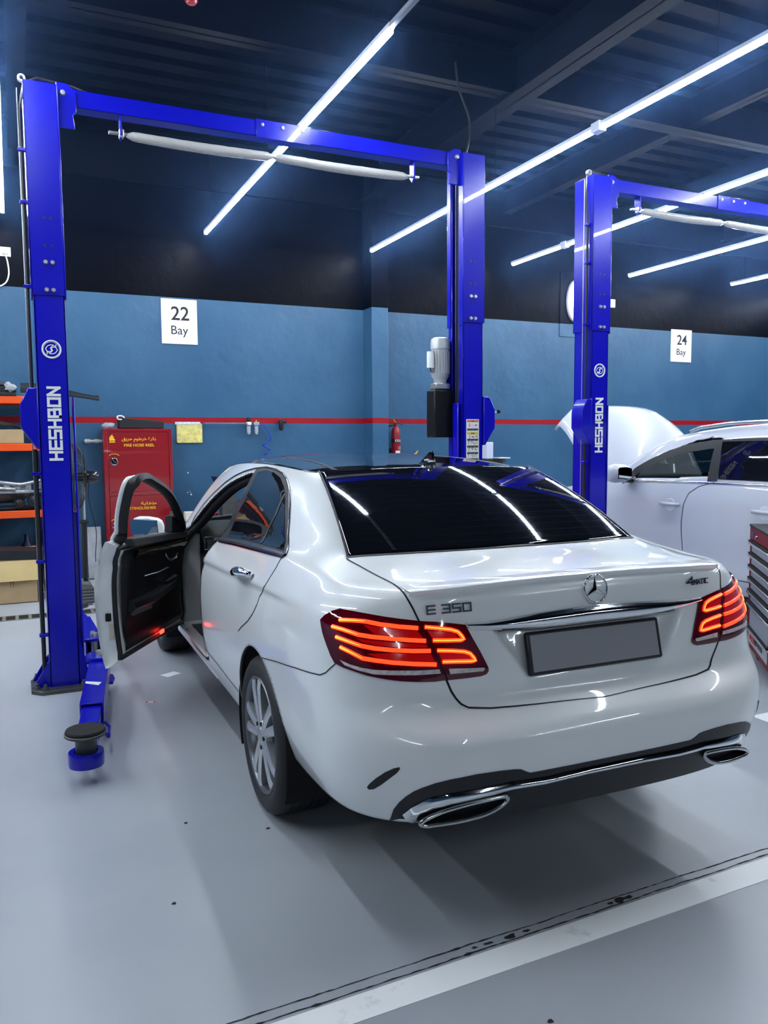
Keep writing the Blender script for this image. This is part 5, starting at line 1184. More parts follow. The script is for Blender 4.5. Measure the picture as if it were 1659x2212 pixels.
        MB().add(a_+b_, [(i, i+1, 21+i, 20+i) for i in range(19)]+[tuple(range(20))]).build('wheel_arch_liner', mat('liner_black'), suv)
MB().box(-.85, .85, 1.4, 3.2, .30, .34).box(-.5, .5, .2, 4.4, .30, .34).build('underbody', mat('under_black'), suv)
MB().box(-.72, .72, 3.45, 4.35, .60, .98).build('engine_bay', mat('under_black'), suv, bevel=.05)
mb = MB(); rows = [[(x, 3.42-.10*abs(x)**2, 1.12), (x, 3.1, 1.14), (x, 2.85, 1.08), (x, 2.85, .7)] for x in np.linspace(-.8, .8, 12)]
mb.add([p for r in rows for p in r], [(i*4+j, i*4+j+1, i*4+j+5, i*4+j+4) for i in range(11) for j in range(3)]); mb.build('dashboard', CABK, suv, smooth=50)
for sx in (-.4, .4):
    st = thing('front_seat', None, None); st.parent = suv
    MB().box(sx-.25, sx+.25, 1.75, 2.3, .60, .74).build('seat_cushion', LEATH, st, bevel=.06, seg=3); MB().box(sx-.24, sx+.24, 1.65, 1.82, .70, 1.28).build('seat_back', LEATH, st, bevel=.05, seg=3); MB().box(sx-.13, sx+.13, 1.62, 1.72, 1.30, 1.47).build('head_restraint', LEATH, st, bevel=.035, seg=3)
MB().box(-.14, .14, 2.44, 2.50, 1.44, 1.53).build('interior_mirror', CABK, suv, bevel=.015)
patch('windscreen', [Vector((x, 3.3, 1.16)) for x in np.linspace(-.68, .68, 7)]+[Vector((x, 2.62, 1.55)) for x in np.linspace(.54, -.54, 7)], (0, .55, .8), WSG, suv, off=-.01, sink=0, grid=.1, **SB)
# raised hood: arched sheet with turned-down edges
mb = MB(); rows = []
for v in np.linspace(0, 1, 22):
    L_ = 1.05*v; row = []
    for u in np.linspace(-1, 1, 31):
        half_w = .80-.05*v*v; x = u*half_w
        crown = .115*(1-abs(u)**2.4)-.05*max(0, abs(u)-.93)/.07
        cut = .16*max(0, abs(u)-.72)/.28*v**3                      # headlamp cut-out at the front corners
        l = L_-cut; ang = math.radians(57)-.20*v*v
        # along the hood: forward and up; crown: normal to it
        y = 3.52+l*math.cos(ang)-crown*math.sin(ang)*(.5+.5*v); z = 1.10+l*math.sin(ang)+crown*math.cos(ang)*(.5+.5*v)
        if v > .93: z -= .05*((v-.93)/.07)**2; y += .03*((v-.93)/.07)
        row.append((x, y, z))
    rows.append(row)
mb.add([p for r in rows for p in r], [(i*31+j, i*31+j+1, (i+1)*31+j+1, (i+1)*31+j) for i in range(21) for j in range(30)])
hd = mb.build('raised_hood', PAINT2, suv, smooth=60); q = hd.modifiers.new('thick', 'SOLIDIFY'); q.thickness = .03; q.offset = -1
MB().tube([(.72, 3.75, 1.0), (.70, 3.95, 1.62)], .012, 8).build('hood_strut', DARKST, suv)

# ================================================================ red roller tool cabinet
def wp(u, v, ax, val):
    d = cR*(u-829.5)/F_PX-cU*(v-1106)/F_PX+cF; t = (val-CAM[ax])/d[ax]; return Vector(CAM+t*d)
REDM = mat('cabinet_red', (.15, .004, .012), .5, spec=.25); GREYD = mat('drawer_grey', (.30, .31, .35), .4, .3); ALUM = mat('drawer_trim', (.62, .61, .60), .28, .9)
tcab = thing('tool_cabinet', 'red roller tool cabinet with grey drawers standing right of the white saloon', 'tool cabinet', (2.87, 1.96, 0), math.atan2(-.77, -.64))
TW, TD, TH = .74, .46, .93
mb = MB().box(0, TW, .012, TD, .10, TH); mb.build('cabinet_body', REDM, tcab, bevel=.006)
MB().box(0, TW, -.004, .02, .10, .135).build('base_rail', REDM, tcab, bevel=.003)
MB().box(0, .045, -.004, .02, .135, TH).build('corner_post', REDM, tcab, bevel=.004); MB().box(TW-.045, TW, -.004, .02, .135, TH).build('corner_post', REDM, tcab, bevel=.004)
MB().box(.0, TW, -.006, .02, TH-.085, TH).build('top_rail', REDM, tcab, bevel=.004)
MB().box(-.006, TW+.006, -.010, TD+.005, TH, TH+.018).build('top_mat', mat('mat_black', (.012, .012, .014), .6), tcab, bevel=.006)
zt_ = TH-.09
for hgt in (.085, .085, .085, .085, .085, .165, .125):
    d_ = thing('drawer', None, None); d_.parent = tcab
    MB().box(.052, TW-.052, -.001, .015, zt_-hgt+.006, zt_-.018).build('drawer_front', GREYD, d_, bevel=.002)
    MB().box(.015, TW-.015, -.022, .002, zt_-.030, zt_-.014).build('drawer_pull', ALUM, d_, bevel=.003)
    MB().box(.02, TW-.02, -.018, .004, zt_-.012, zt_).build('drawer_gap', SEAMK, d_)
    zt_ -= hgt
MB().box(.05, TW-.05, -.004, .012, .135, .255).build('bottom_panel', mat('panel_grey', (.36, .37, .40), .4), tcab)
LRED = mat('lettering_red', (.55, .05, .04), .4)
mb = MB(); mx = frame_mtx((.10, -.0055, .165), (1, 0, 0), (0, 0, 1)); 
for k in range(3): mb.bar(mx @ Vector((.008+.017*k, 0, 0)), mx @ Vector((.020+.017*k, .062, 0)), .010, .002, up=(0, -1, 0))
stroke_text(mb, 'JTC', mx @ Matrix.Translation((.068, 0, 0)), .062, .85, .26, .18, .002); mb.build('red_lettering', LRED, tcab)
text('black_lettering', 'AUTO TOOLS', .055, LABELK, tcab, frame_mtx((.262, -.0055, .185), (1, 0, 0), (0, 0, 1)), align='LEFT', bold=True, xs=.8)
MB().box(.055, .135, -.0085, -.006, TH-.060, TH-.030).build('blue_nameplate', mat('plate_blue', (.02, .02, .16), .4), tcab)
MB().lathe([(0, -.022), (.009, -.022), (.010, -.006)], 14, 'y', (.30, 0, TH-.045), cap=False).build('lock', CHROME, tcab, smooth=40)
for cx, cy in ((.07, .08), (TW-.07, .08), (.07, TD-.07), (TW-.07, TD-.07)):
    c_ = thing('caster', None, None); c_.parent = tcab
    MB().lathe([(0, cx-.012), (.035, cx-.012), (.035, cx+.012), (0, cx+.012)], 18, 'x', (0, cy, .035), cap=False).build('caster_wheel', RUBBER, c_); MB().box(cx-.018, cx+.018, cy-.025, cy+.025, .065, .105).build('caster_fork', DARKST, c_)

# ================================================================ wall signs and fittings
SIGNW = mat('sign_white', (.82, .84, .86), .35); SIGNK = mat('sign_black', (.008, .008, .012), .5)
def sign(num, tl, br, label):
    A = wp(*tl, 1, YW-.006); B = wp(*br, 1, YW-.006); w2, h2 = (B.x-A.x)/2, (A.z-B.z)/2; cx, cz = (A.x+B.x)/2, (A.z+B.z)/2
    t = thing('bay_sign', label, 'sign', (cx, YW-.006, cz), 0, 'bay number signs')
    MB().box(-w2, w2, -.006, .005, -h2, h2).build('sign_board', SIGNW, t)
    text('sign_number', num, h2*.86, SIGNK, t, frame_mtx((.01, -.0075, h2*.33), (1, 0, 0), (0, 0, 1)), bold=True, xs=.98)
    text('sign_word', 'Bay', h2*.56, SIGNK, t, frame_mtx((-.005, -.0075, -h2*.40), (1, 0, 0), (0, 0, 1)), xs=1.0)
sign('22', (347, 644), (427, 745), 'white square wall sign reading 22 Bay'); sign('24', (1450, 711), (1492, 783), 'white wall sign reading 24 Bay above the white car')
# fire hose cabinet
FIRER = mat('fire_red', (.25, .004, .010), .28, coat=.4); YELT = mat('lettering_yellow', (.85, .50, .02), .4)
A = wp(222, 926, 1, 7.44); B = wp(371, 932, 1, 7.44); fcw = B.x-A.x; fch = A.z
fc = thing('fire_hose_cabinet', 'tall red fire hose cabinet with yellow lettering against the blue wall', 'cabinet', (A.x, 7.44, 0))
MB().box(0, fcw, .02, YW-7.44, .12, fch).build('cabinet_body', FIRER, fc, bevel=.004)
zs = wp(300, 1066, 1, 7.44).z
mb = MB().box(0, fcw, 0, .02, fch-.035, fch).box(0, fcw, 0, .02, .12, .16).box(0, .045, 0, .02, .16, fch-.035).box(fcw-.035, fcw, 0, .02, .16, fch-.035).box(.045, fcw-.035, 0, .02, zs-.02, zs+.02); mb.build('cabinet_frame', FIRER, fc, bevel=.003)
for z0, z1, lab in ((zs+.024, fch-.039, 'up'), (.164, zs-.024, 'lo')):
    d_ = thing('cabinet_door', None, None); d_.parent = fc
    MB().box(.050, fcw-.040, .004, .018, z0, z1).build('door_leaf', FIRER, d_, bevel=.002)
    zk = wp(243, 997, 1, 7.44).z if lab == 'up' else wp(243, 1138, 1, 7.44).z; xk = .11
    MB().lathe([(0, -.012), (.030, -.012), (.036, -.006), (.044, -.004), (.046, .004)], 28, 'y', (xk, 0, zk), cap=False).build('door_latch', CHROME, d_, smooth=30)
    MB().bar((xk-.018, -.014, zk+.018), (xk+.016, -.014, zk-.014), .010, .004, up=(0, -1, 0)).build('latch_slot', DARKST, d_)
    mb = MB()
    for s in (-1, 1): pass
    arc_ = [(xk+.055*math.cos(a), .002, zk+.055+.03*math.sin(a)) for a in np.linspace(.25, math.pi-.25, 12)]; mb.tube(arc_, .0035, 6); mb.build('arrow_mark', YELT, d_)
    zz = z1-.14
    if lab == 'up':
        text('english_lettering', 'FIRE HOSE REEL', .043, YELT, d_, frame_mtx((.385, .0025, wp(292, 962, 1, 7.44).z), (1, 0, 0), (0, 0, 1)), bold=True, xs=1.12)
        ar = 'ﻖﻳﺮﺣ ﻡﻮﻃﺮﺧ ﺓﺮﻜﺑ'
        text('arabic_lettering', ar, .05, YELT, d_, frame_mtx((.385, .0025, wp(292, 948, 1, 7.44).z), (1, 0, 0), (0, 0, 1)), bold=True, xs=1.1)
        mb = MB(); ex, ez = .095, wp(238, 946, 1, 7.44).z
        mb.prism([(ex-.030, ez-.03), (ex+.030, ez-.03), (ex+.030, ez-.016), (ex+.012, ez+.0), (ex+.026, ez+.012), (ex+.008, ez+.016), (ex+.004, ez+.04), (ex-.012, ez+.026), (ex-.030, ez+.004)], .001, .003, 'y'); mb.box(ex-.030, ex+.030, .001, .003, ez-.052, ez-.038); mb.build('flame_mark', YELT, d_)
    else:
        text('english_lettering', 'EXTINGUISHER', .043, YELT, d_, frame_mtx((.385, .0025, wp(300, 1098, 1, 7.44).z), (1, 0, 0), (0, 0, 1)), bold=True, xs=1.12)
        text('arabic_lettering', 'ﺔﻳﺎﻔﻃ', .05, YELT, d_, frame_mtx((.47, .0025, wp(318, 1087, 1, 7.44).z), (1, 0, 0), (0, 0, 1)), bold=True, xs=1.6)
    for zz in (z0+.08, z1-.08): MB().lathe([(.007, zz-.03), (.007, zz+.03)], 10, 'z', (fcw-.032, -.003, 0)).build('hinge', FIRER, d_)
# on top of it: black case with a white hook, crumpled bag
P0 = wp(256, 921, 1, 7.50); P1 = wp(352, 921, 1, 7.50); W_ = P1.x-P0.x
cs = thing('tool_pouch', 'black wedge-shaped case with a white hook lying on the red cabinet', 'case', (P0.x, 7.50, fch+.001))
MB().prism([(0, .0), (W_, .0), (W_+.005, .075), (W_-.01, .085), (.02, .125), (0, .12)], -.06, .10, 'y').build('case_body', mat('case_black', (.010, .010, .011), .6), cs, bevel=.012)
MB().tube(catmull([(.03, -.07, .10), (-.01, -.07, .105), (-.015, -.07, .135), (.03, -.07, .14), (.06, -.065, .12)], 5), .008, 8).build('white_hook', SIGNW, cs, smooth=60)
def blob(name, c, s, m, label, cat, seed, sub=2, jag=.35, parent=None):
    bm = bmesh.new(); bmesh.ops.create_icosphere(bm, subdivisions=sub, radius=1); r = np.random.default_rng(seed)
    for v in bm.verts:
        k = 1+r.uniform(-jag, jag); v.co = Vector((v.co.x*s[0]*k, v.co.y*s[1]*k, max(-.95, v.co.z)*s[2]*k))
    z0 = min(v.co.z for v in bm.verts)
    for v in bm.verts: v.co.z -= z0
    me = bpy.data.meshes.new(name); bm.to_mesh(me); bm.free(); o = link(name, me, m, parent); o.location = c
    if label: tag(o, label, cat)
    return o
CLEARP = mat('clear_plastic', (.75, .78, .80), .15, trans=.6, ior=1.2)
blob('plastic_bag', (P0.x-.10, 7.52, fch+.001), (.075, .06, .035), CLEARP, 'crumpled clear plastic bag on the red cabinet beside the black case', 'bag', 3)
# pipe stub left of the cabinet
pa = wp(184, 953, 1, 7.60); pb = wp(221, 949, 1, 7.60)
pp = thing('water_pipe', 'grey pipe stub running from the wall into the side of the red cabinet', 'pipe', (pa.x, 7.60, pa.z))
MB().tube([(0, .10, 0), (0, .0, 0), (A.x-pa.x+.0, 0, 0)], .018, 10).build('pipe_run', STEEL, pp, smooth=40)
MB().tube([(-.005, 0, 0), (.05, 0, 0)], .028, 12).build('elbow_joint', STEEL, pp, smooth=40); MB().tube([(.10, 0, 0), (.145, 0, 0)], .027, 8).build('union_joint', STEEL, pp)
# yellow note sheets under a clear strip
A_ = wp(378, 912, 1, YW-.01); B_2 = wp(437, 955, 1, YW-.01)
nt_ = thing('paper_pad', 'pad of yellow paper held by a white strip on the blue wall', 'paper', (A_.x, YW, A_.z))
w0, h0 = B_2.x-A_.x, A_.z-B_2.z
mb = MB(); 
for k, (dx, dz) in enumerate(((0, 0), (.006, -.004), (.011, -.007))): mb.box(.015+dx, w0+dx-.01, -.014-.003*k, -.011-.003*k, -h0+dz, -.012+dz)
mb.build('yellow_sheets', mat('paper_yellow', (.72, .62, .20), .7, noise=.22, nscale=26), nt_)
MB().box(0, w0-.02, -.024, 0, -.028, .004).build('holder_strip', mat('strip_white', (.62, .64, .68), .4, noise=.3, nscale=40), nt_, bevel=.003)
# compressed air regulator on its pipe, blue coil hose, black coupling
az = wp(542, 915, 1, 7.62).z; ax0 = wp(442, 915, 1, 7.62).x; axr = wp(537, 915, 1, 7.62).x
ag = thing('air_regulator', 'silver twin-bowl air regulator on a thin pipe below the red stripe', 'regulator', (axr, 7.62, az))
MB().tube([(ax0-axr, .07, 0), (ax0-axr, 0, 0), (-.02, 0, 0)], .010, 8).build('feed_pipe', mat('painted_pipe', (.09, .19, .28), .4), ag, smooth=40)
for dx, nm in ((.0, 'filter_bowl'), (.095, 'oiler_bowl')):
    MB().box(dx-.034, dx+.034, -.03, .03, -.025, .02).build('regulator_head', STEEL, ag, bevel=.006)
    MB().lathe([(0, -.135), (.012, -.134), (.020, -.125), (.024, -.10), (.024, -.03), (0, -.03)], 20, 'z', (dx, 0, 0), cap=False).build(nm, mat('bowl_silver', (.66, .68, .70), .3, .6), ag, smooth=40)
MB().lathe([(0, .075), (.022, .074), (.025, .06), (.025, .035), (.018, .02), (0, .02)], 18, 'z', (0, 0, 0), cap=False).build('pressure_knob', HOSE, ag, smooth=40)
MB().lathe([(0, -.042), (.019, -.041), (.021, -.03)], 20, 'y', (0, 0, .0), cap=False).build('pressure_gauge', SIGNW, ag, smooth=40)
MB().lathe([(0, .045), (.006, .044), (.008, .02)], 10, 'z', (.095, 0, 0), cap=False).build('oiler_cap', mat('brass', (.7, .5, .2), .3, .9), ag)
mb = MB(); pts = []
hp = [(564, 916), (572, 922), (580, 933), (585, 945), (581, 955), (570, 960), (568, 963), (578, 968), (583, 973), (577, 979), (569, 984), (572, 989), (579, 993), (585, 1000), (574, 1006), (570, 1011), (582, 1018)]
pts = [wp(u, v, 1, 7.62+(-.03 if i % 2 else .03)*(i > 3)) for i, (u, v) in enumerate(hp)]
tag(MB().tube(catmull(pts, 6), .006, 8).build('coil_hose', mat('hose_blue', (.01, .04, .55), .3), smooth=180), 'thin blue coiled air hose hanging from the air regulator', 'hose')
vx = wp(607, 915, 1, 7.64)
vv = thing('air_coupling', 'small dark coupling hanging from the wall on the red stripe', 'coupling', vx)
MB().tube([(-.0, .06, .03), (-.0, 0, .03), (.05, -.01, .025)], .016, 8).build('coupling_body', mat('coupling_red', (.10, .01, .015), .4), vv, smooth=40)
MB().lathe([(0, -.085), (.014, -.085), (.026, -.06), (.028, -.02), (.03, .0), (.028, .04), (0, .05)], 14, 'z', (0, 0, 0), cap=False).build('coupling_cup', HOSE, vv, smooth=40); MB().lathe([(0, .04), (.02, .04), (.022, .06), (0, .075)], 12, 'x', (0, -.01, .025), cap=False).build('coupling_nozzle', HOSE, vv, smooth=40)
# chipped paint marks on the wall
CHIP = mat('bare_plaster', (.75, .78, .80), .8); mb = MB()
for (u, v, r) in ((406, 1021, .009), (405, 1064, .008), (413, 1068, .011), (409, 1060, .004), (412, 1063, .005)):
    c_ = wp(u, v, 1, YW-.001); k = 8; mb.add([(c_.x+r*math.cos(t)*rng.uniform(.5, 1.3), YW-.001, c_.z+r*math.sin(t)*rng.uniform(.6, 1.5)) for t in np.linspace(0, 2*math.pi, k, endpoint=False)], [tuple(range(k))])
struct(mb.build('wall_marking', CHIP))
# wall socket with a cable at the far left
s0 = wp(11, 544, 1, YW)
so_t = thing('wall_socket', 'white socket with a cable high on the black wall by the near post', 'socket', (s0.x, YW, s0.z))
MB().box(-.055, .055, -.012, 0, -.05, .05).build('face_plate', SIGNW, so_t, bevel=.004); MB().box(-.028, .028, -.045, -.012, -.03, .02).build('plug', SIGNW, so_t, bevel=.006)
MB().tube(catmull([(0, -.03, -.03), (.02, -.025, -.12), (.025, -.02, -.24), (-.02, -.02, -.34), (-.15, -.02, -.38), (-.5, -.02, -.36)], 6), .008, 8).build('cable', SIGNW, so_t, smooth=60)
# oval bulkhead lamp and switch on the black wall, painted access panel
l0 = wp(1240, 651, 1, YW)
lt_ = thing('bulkhead_lamp', 'lit oval bulkhead lamp on the black wall partly behind the far post', 'wall lamp', (l0.x, YW, l0.z))
def oval(a, b, n=32): return [(a*math.cos(t), b*math.sin(t)) for t in np.linspace(0, 2*math.pi, n, endpoint=False)]
MB().prism(oval(.15, .30), -.05, 0, 'y').build('lamp_base', mat('lamp_base_grey', (.5, .5, .52), .4), lt_, bevel=.01)
mb = MB(); rows = [[(.125*s*math.cos(t), -.05-d, .255*s*math.sin(t)) for t in np.linspace(0, 2*math.pi, 28, endpoint=False)] for s, d in ((1, 0), (.95, .03), (.75, .055), (.4, .07), (.02, .075))]
mb.add([p for r in rows for p in r], [(i*28+j, i*28+(j+1) % 28, (i+1)*28+(j+1) % 28, (i+1)*28+j) for i in range(4) for j in range(28)]); mb.build('lamp_glass', mat('lamp_glow', (1, .95, .9), .5, emit=(1, .93, .88), es=9.), lt_, smooth=180)
p0_ = wp(1208, 727, 1, YW); p1_ = wp(1262, 590, 1, YW)
struct(MB().box(p0_.x, p1_.x, YW-.012, YW, p0_.z, p1_.z).build('wall_panel', WALLM, bevel=.003))
s1 = wp(1322, 656, 1, YW)
tag(MB().box(s1.x-.05, s1.x+.04, YW-.03, YW, s1.z-.06, s1.z+.06).build('switch_box', SIGNW, bevel=.005), 'small white switch box on the black wall just right of the far post', 'switch')
# red beacon under the roof near the camera
r0 = wp(413, -1, 2, 4.56)
bc = thing('fire_sprinkler', 'small red sprinkler fitting under the black ceiling at the top edge', 'sprinkler', r0)
MB().lathe([(0, -.03), (.03, -.028), (.045, -.01), (.045, .0), (.02, .02), (.02, .06), (0, .06)], 18, 'z', cap=False).build('sprinkler_head', FIRER, bc, smooth=40); MB().tube([(0, 0, .05), (0, 0, ZC-4.56)], .015, 8).build('drop_pipe', FIRER, bc)
# fire extinguisher beside the column
e0 = wp(855, 945, 1, 7.58)
ex_ = thing('fire_extinguisher', 'red carbon dioxide fire extinguisher hanging beside the wall column', 'fire extinguisher', (e0.x, 7.58, 0))
zt0, zt1 = wp(855, 988, 1, 7.58).z-.16, wp(855, 922, 1, 7.58).z
MB().lathe([(0, zt0), (.055, zt0), (.058, zt0+.01), (.058, zt1-.06), (.050, zt1-.03), (.030, zt1), (.018, zt1+.01), (.018, zt1+.04), (0, zt1+.04)], 28, 'z', cap=False).build('cylinder', FIRER, ex_, smooth=40)
MB().lathe([(.0588, 0), (.0588, .045)], 28, 'z', (0, 0, wp(855, 952, 1, 7.58).z-.024), cap=False).build('black_band', HOSE, ex_)
text('band_lettering', 'CO2', .040, WHITEL, ex_, frame_mtx((.0, -.0605, wp(855, 952, 1, 7.58).z), (1, 0, 0), (0, 0, 1)), bold=True)
mb = MB(); zl = wp(855, 965, 1, 7.58).z
for k in range(4): mb.box(.005, .045, -.0602, -.0585+.012, zl-.012*k, zl-.012*k+.006)
mb.build('instruction_label', mat('label_pink', (.55, .25, .28), .5), ex_)
MB().box(-.03, .032, -.060, -.04, zl-.085, zl-.052).build('white_label', LABELW, ex_)
MB().tube([(-.02, 0, zt1+.05), (.03, 0, zt1+.055), (.07, -.01, zt1+.045), (.09, -.01, zt1+.02)], .007, 8).build('carry_handle', mat('handle_dark_red', (.08, .004, .008), .4), ex_, smooth=40)
MB().tube([(.0, 0, zt1+.05), (-.035, -.01, zt1+.10)], .005, 6).build('safety_pin', YELT, ex_)
MB().tube([(-.02, 0, zt1+.03), (-.06, 0, zt1+.02), (-.10, 0, zt1+.025), (-.13, .0, zt1+.02)], [.012, .016, .022, .026], 10).build('discharge_horn', HOSE, ex_, smooth=40)
struct(MB().box(e0.x-.06, e0.x+.06, 7.63, YW, zt0+.25, zt0+.28).build('wall_panel', DARKST))
# brass fitting on a bench corner, white box, low workbench behind the saloon
bz0 = 1.30
wb = thing('workbench', 'dark workbench against the blue wall mostly hidden behind the saloon', 'workbench', (3.6, 7.35, 0))
MB().box(-.62, .62, -.30, .33, bz0-.05, bz0).build('bench_top', DARKST, wb, bevel=.004)
for xx in (-.55, .55):
    for yy in (-.25, .28): MB().box(xx-.03, xx+.03, yy-.03, yy+.03, 0, bz0-.05).build('leg', DARKST, wb)
MB().box(-.60, .60, -.28, .31, .45, .48).build('lower_shelf', DARKST, wb)
b0 = wp(890, 982, 1, 7.2)
bf = thing('brass_fitting', 'brass flanged fitting lying on the bench behind the saloon roof', 'fitting', (b0.x, 7.2, bz0))
BRASS = mat('old_brass', (.42, .30, .07), .3, .9)
MB().lathe([(.02, 0), (.075, .0), (.08, .02), (.07, .03), (.045, .045), (.02, .05)], 24, 'z', (0, 0, .02), cap=False).xf(Matrix.Rotation(.25, 4, 'Y')).build('flange', BRASS, bf, smooth=40)
MB().tube([(.02, 0, .05), (.06, 0, .075), (.085, 0, .12)], [.018, .014, .008], 10).build('spout', BRASS, bf, smooth=40); MB().box(-.06, .05, -.05, .05, 0, .03).build('fitting_base', HOSE, bf, bevel=.008)
w0_ = wp(1058, 985, 1, 6.9)
tag(MB().box(w0_.x-.045, w0_.x+.055, 6.9, 7.05, bz0-.0, wp(1058, 955, 1, 6.9).z).build('control_box', mat('box_lilac', (.55, .57, .70), .4), bevel=.008), 'pale grey box standing behind the right-hand blue post', 'box')
w1_ = wp(1087, 990, 1, 6.95)
tag(MB().box(w1_.x-.08, w1_.x+.08, 6.90, 7.1, bz0, w1_.z+.012).build('paper_stack', SIGNW, bevel=.003), 'low white stack beside the pale grey box on the bench', 'paper stack')
# bins and clutter in front of the saloon
c0 = wp(480, 1040, 1, 7.2)
bn = thing('parts_bin', 'dark blue plastic bin standing on the cart beyond the saloon bonnet', 'bin', (c0.x+.08, 7.25, .0))
zb0, zb1 = wp(480, 1062, 1, 7.2).z, wp(480, 1029, 1, 7.2).z
mb = MB(); r0b = [(-.10, -.10, zb0), (.16, -.10, zb0), (.16, .10, zb0), (-.10, .10, zb0)]; r1b = [(-.16, -.15, zb1), (.22, -.15, zb1), (.22, .15, zb1), (-.16, .15, zb1)]
mb.add(r0b+r1b, [(0, 1, 2, 3)]+[(i, (i+1) % 4, (i+1) % 4+4, i+4) for i in range(4)]); o = mb.build('bin_tub', mat('bin_navy', (.008, .008, .05), .4), bn); q = o.modifiers.new('t', 'SOLIDIFY'); q.thickness = .006
cart = thing('service_cart', 'low dark cart with tools parked in front of the saloon', 'cart', (c0.x+.05, 7.2, 0))
zc0 = zb0-.30
MB().box(-.55, .75, -.35, .35, zc0-.03, zc0).build('cart_top', DARKST, cart, bevel=.004); MB().box(-.09, .14, -.08, .08, zc0+.001, zb0-.001).build('bin_stand', DARKST, bn)
for xx in (-.5, .7):
    for yy in (-.3, .3): MB().box(xx-.02, xx+.02, yy-.02, yy+.02, 0, zc0-.03).build('leg', DARKST, cart)
cbx = wp(407, 1128, 1, 6.95)
tag(MB().box(cbx.x-.03, cbx.x+.10, 6.93, 7.05, zc0+.001, zc0+.10).build('carton', mat('carton_white', (.70, .66, .58), .6)), 'small pale carton on the cart just right of the open door', 'carton')
blob('tool_roll', (cbx.x-.10, 7.15, zc0+.001), (.11, .08, .05), mat('oily_brown', (.04, .025, .015), .5), 'oily brown tool roll on the cart beside the pale carton', 'tool roll', 8)
blob('rag', (cbx.x+.28, 7.2, zc0+.001), (.10, .08, .045), mat('rag_red', (.14, .01, .015), .7), 'dark red rag on the cart beside the pale carton', 'rag', 9)
# fan on a stand
fx, fy, fz = -1.275, 6.0, 1.22
fn = thing('pedestal_fan', 'black pedestal fan standing behind the near blue post', 'fan', (fx, fy, 0))
GRL = mat('grille_black', (.012, .012, .013), .4)
mb = MB(); R_f = .315
for k in range(60):
    a = 2*math.pi*k/60; u = (math.cos(a), math.sin(a))
    mb.tube([(d, R_f*r*u[0], fz+R_f*r*u[1]) for r, d in ((.22, .125), (.6, .115), (.9, .07), (1, 0), (.9, -.07), (.6, -.10), (.2, -.11))], .0028, 4, caps=False)
for r, d, rad in ((1, 0, .007), (.62, .114, .003), (.85, .085, .003), (.85, -.08, .003), (.22, .125, .004)): mb.tube([(d, R_f*r*math.cos(a), fz+R_f*r*math.sin(a)) for a in np.linspace(0, 2*math.pi, 48, endpoint=False)], rad, 6, closed=True)
mb.build('fan_grille', GRL, fn, smooth=60)
mb = MB()
for k in range(3):
    a0 = 2*math.pi*k/3
    rows = [[(-.03+.05*w_*(.3+r), R_f*.86*r*math.cos(a0+w_*(.6+.3*r)), fz+R_f*.86*r*math.sin(a0+w_*(.6+.3*r))) for w_ in (-.6, -.2, .2, .6)] for r in (.18, .5, .8, 1)]
    mb.add([p for q in rows for p in q], [(i*4+j, i*4+j+1, i*4+j+5, i*4+j+4) for i in range(3) for j in range(3)])
mb.build('fan_blades', mat('blade_grey', (.10, .10, .11), .35), fn, smooth=60)
MB().lathe([(0, .245), (.045, .24), (.06, .21), (.062, .12), (.05, .10), (.02, -.04), (0, -.04)], 22, 'x', (0, 0, fz), cap=False).build('motor_housing', mat('gloss_plastic', (.010, .010, .011), .2, coat=.5), fn, smooth=40)
MB().tube([(.10, 0, fz-.05), (.10, 0, .82)], .014, 10).build('upper_pole', STEEL, fn, smooth=60); MB().tube([(.10, 0, .82), (.11, .27, .05)], .024, 10).build('lower_pole', GRL, fn, smooth=60)
MB().tube([(.05, -.01, .80), (.135, -.01, .80)], .018, 8).build('height_clamp', GRL, fn)
MB().lathe([(0, 0), (.15, 0), (.16, .015), (.15, .03), (.05, .05), (.03, .09), (0, .09)], 28, 'z', (.11, .27, 0), cap=False).build('fan_base', GRL, fn, smooth=40)
MB().tube(catmull([(.16, .02, fz-.02), (.15, .05, 1.0), (.21, .1, .7), (.20, .15, .4), (.26, .2, .15), (.3, .3, .01)], 6), .004, 6).build('power_cord', GRL, fn)
f0_ = wp(188, 1308, 2, 0)
rb = MB()
for k in range(5): rb.box(-.055-.006*k, .055+.006*k, -.10, .12, .03*k, .03*k+.022)
rb.box(-.05, .05, -.09, .11, 0, .15); rb.prism([(-.075, .15), (.075, .15), (.05, .20), (-.04, .21)], -.10, .12, 'y')
o = rb.build('rubber_block', mat('rubber_grey', (.10, .10, .105), .7), bevel=.004); o.location = (f0_.x, f0_.y+.10, 0); tag(o, 'ribbed dark rubber block on the floor behind the near post', 'rubber block')
a0 = wp(188, 1142, 1, 7.55); a1 = wp(219, 1142, 1, 7.55)
o = MB().box(0, a1.x-a0.x, -.004, .004, .0, a0.z+.005).build('metal_sheet', mat('brushed_sheet', (.55, .57, .60), .3, .85, noise=.15, nscale=12)); o.location = (a0.x, 7.55, .01); o.rotation_euler = (math.radians(-9), 0, 0); tag(o, 'bright metal sheet leaning on the wall left of the red cabinet', 'metal sheet')
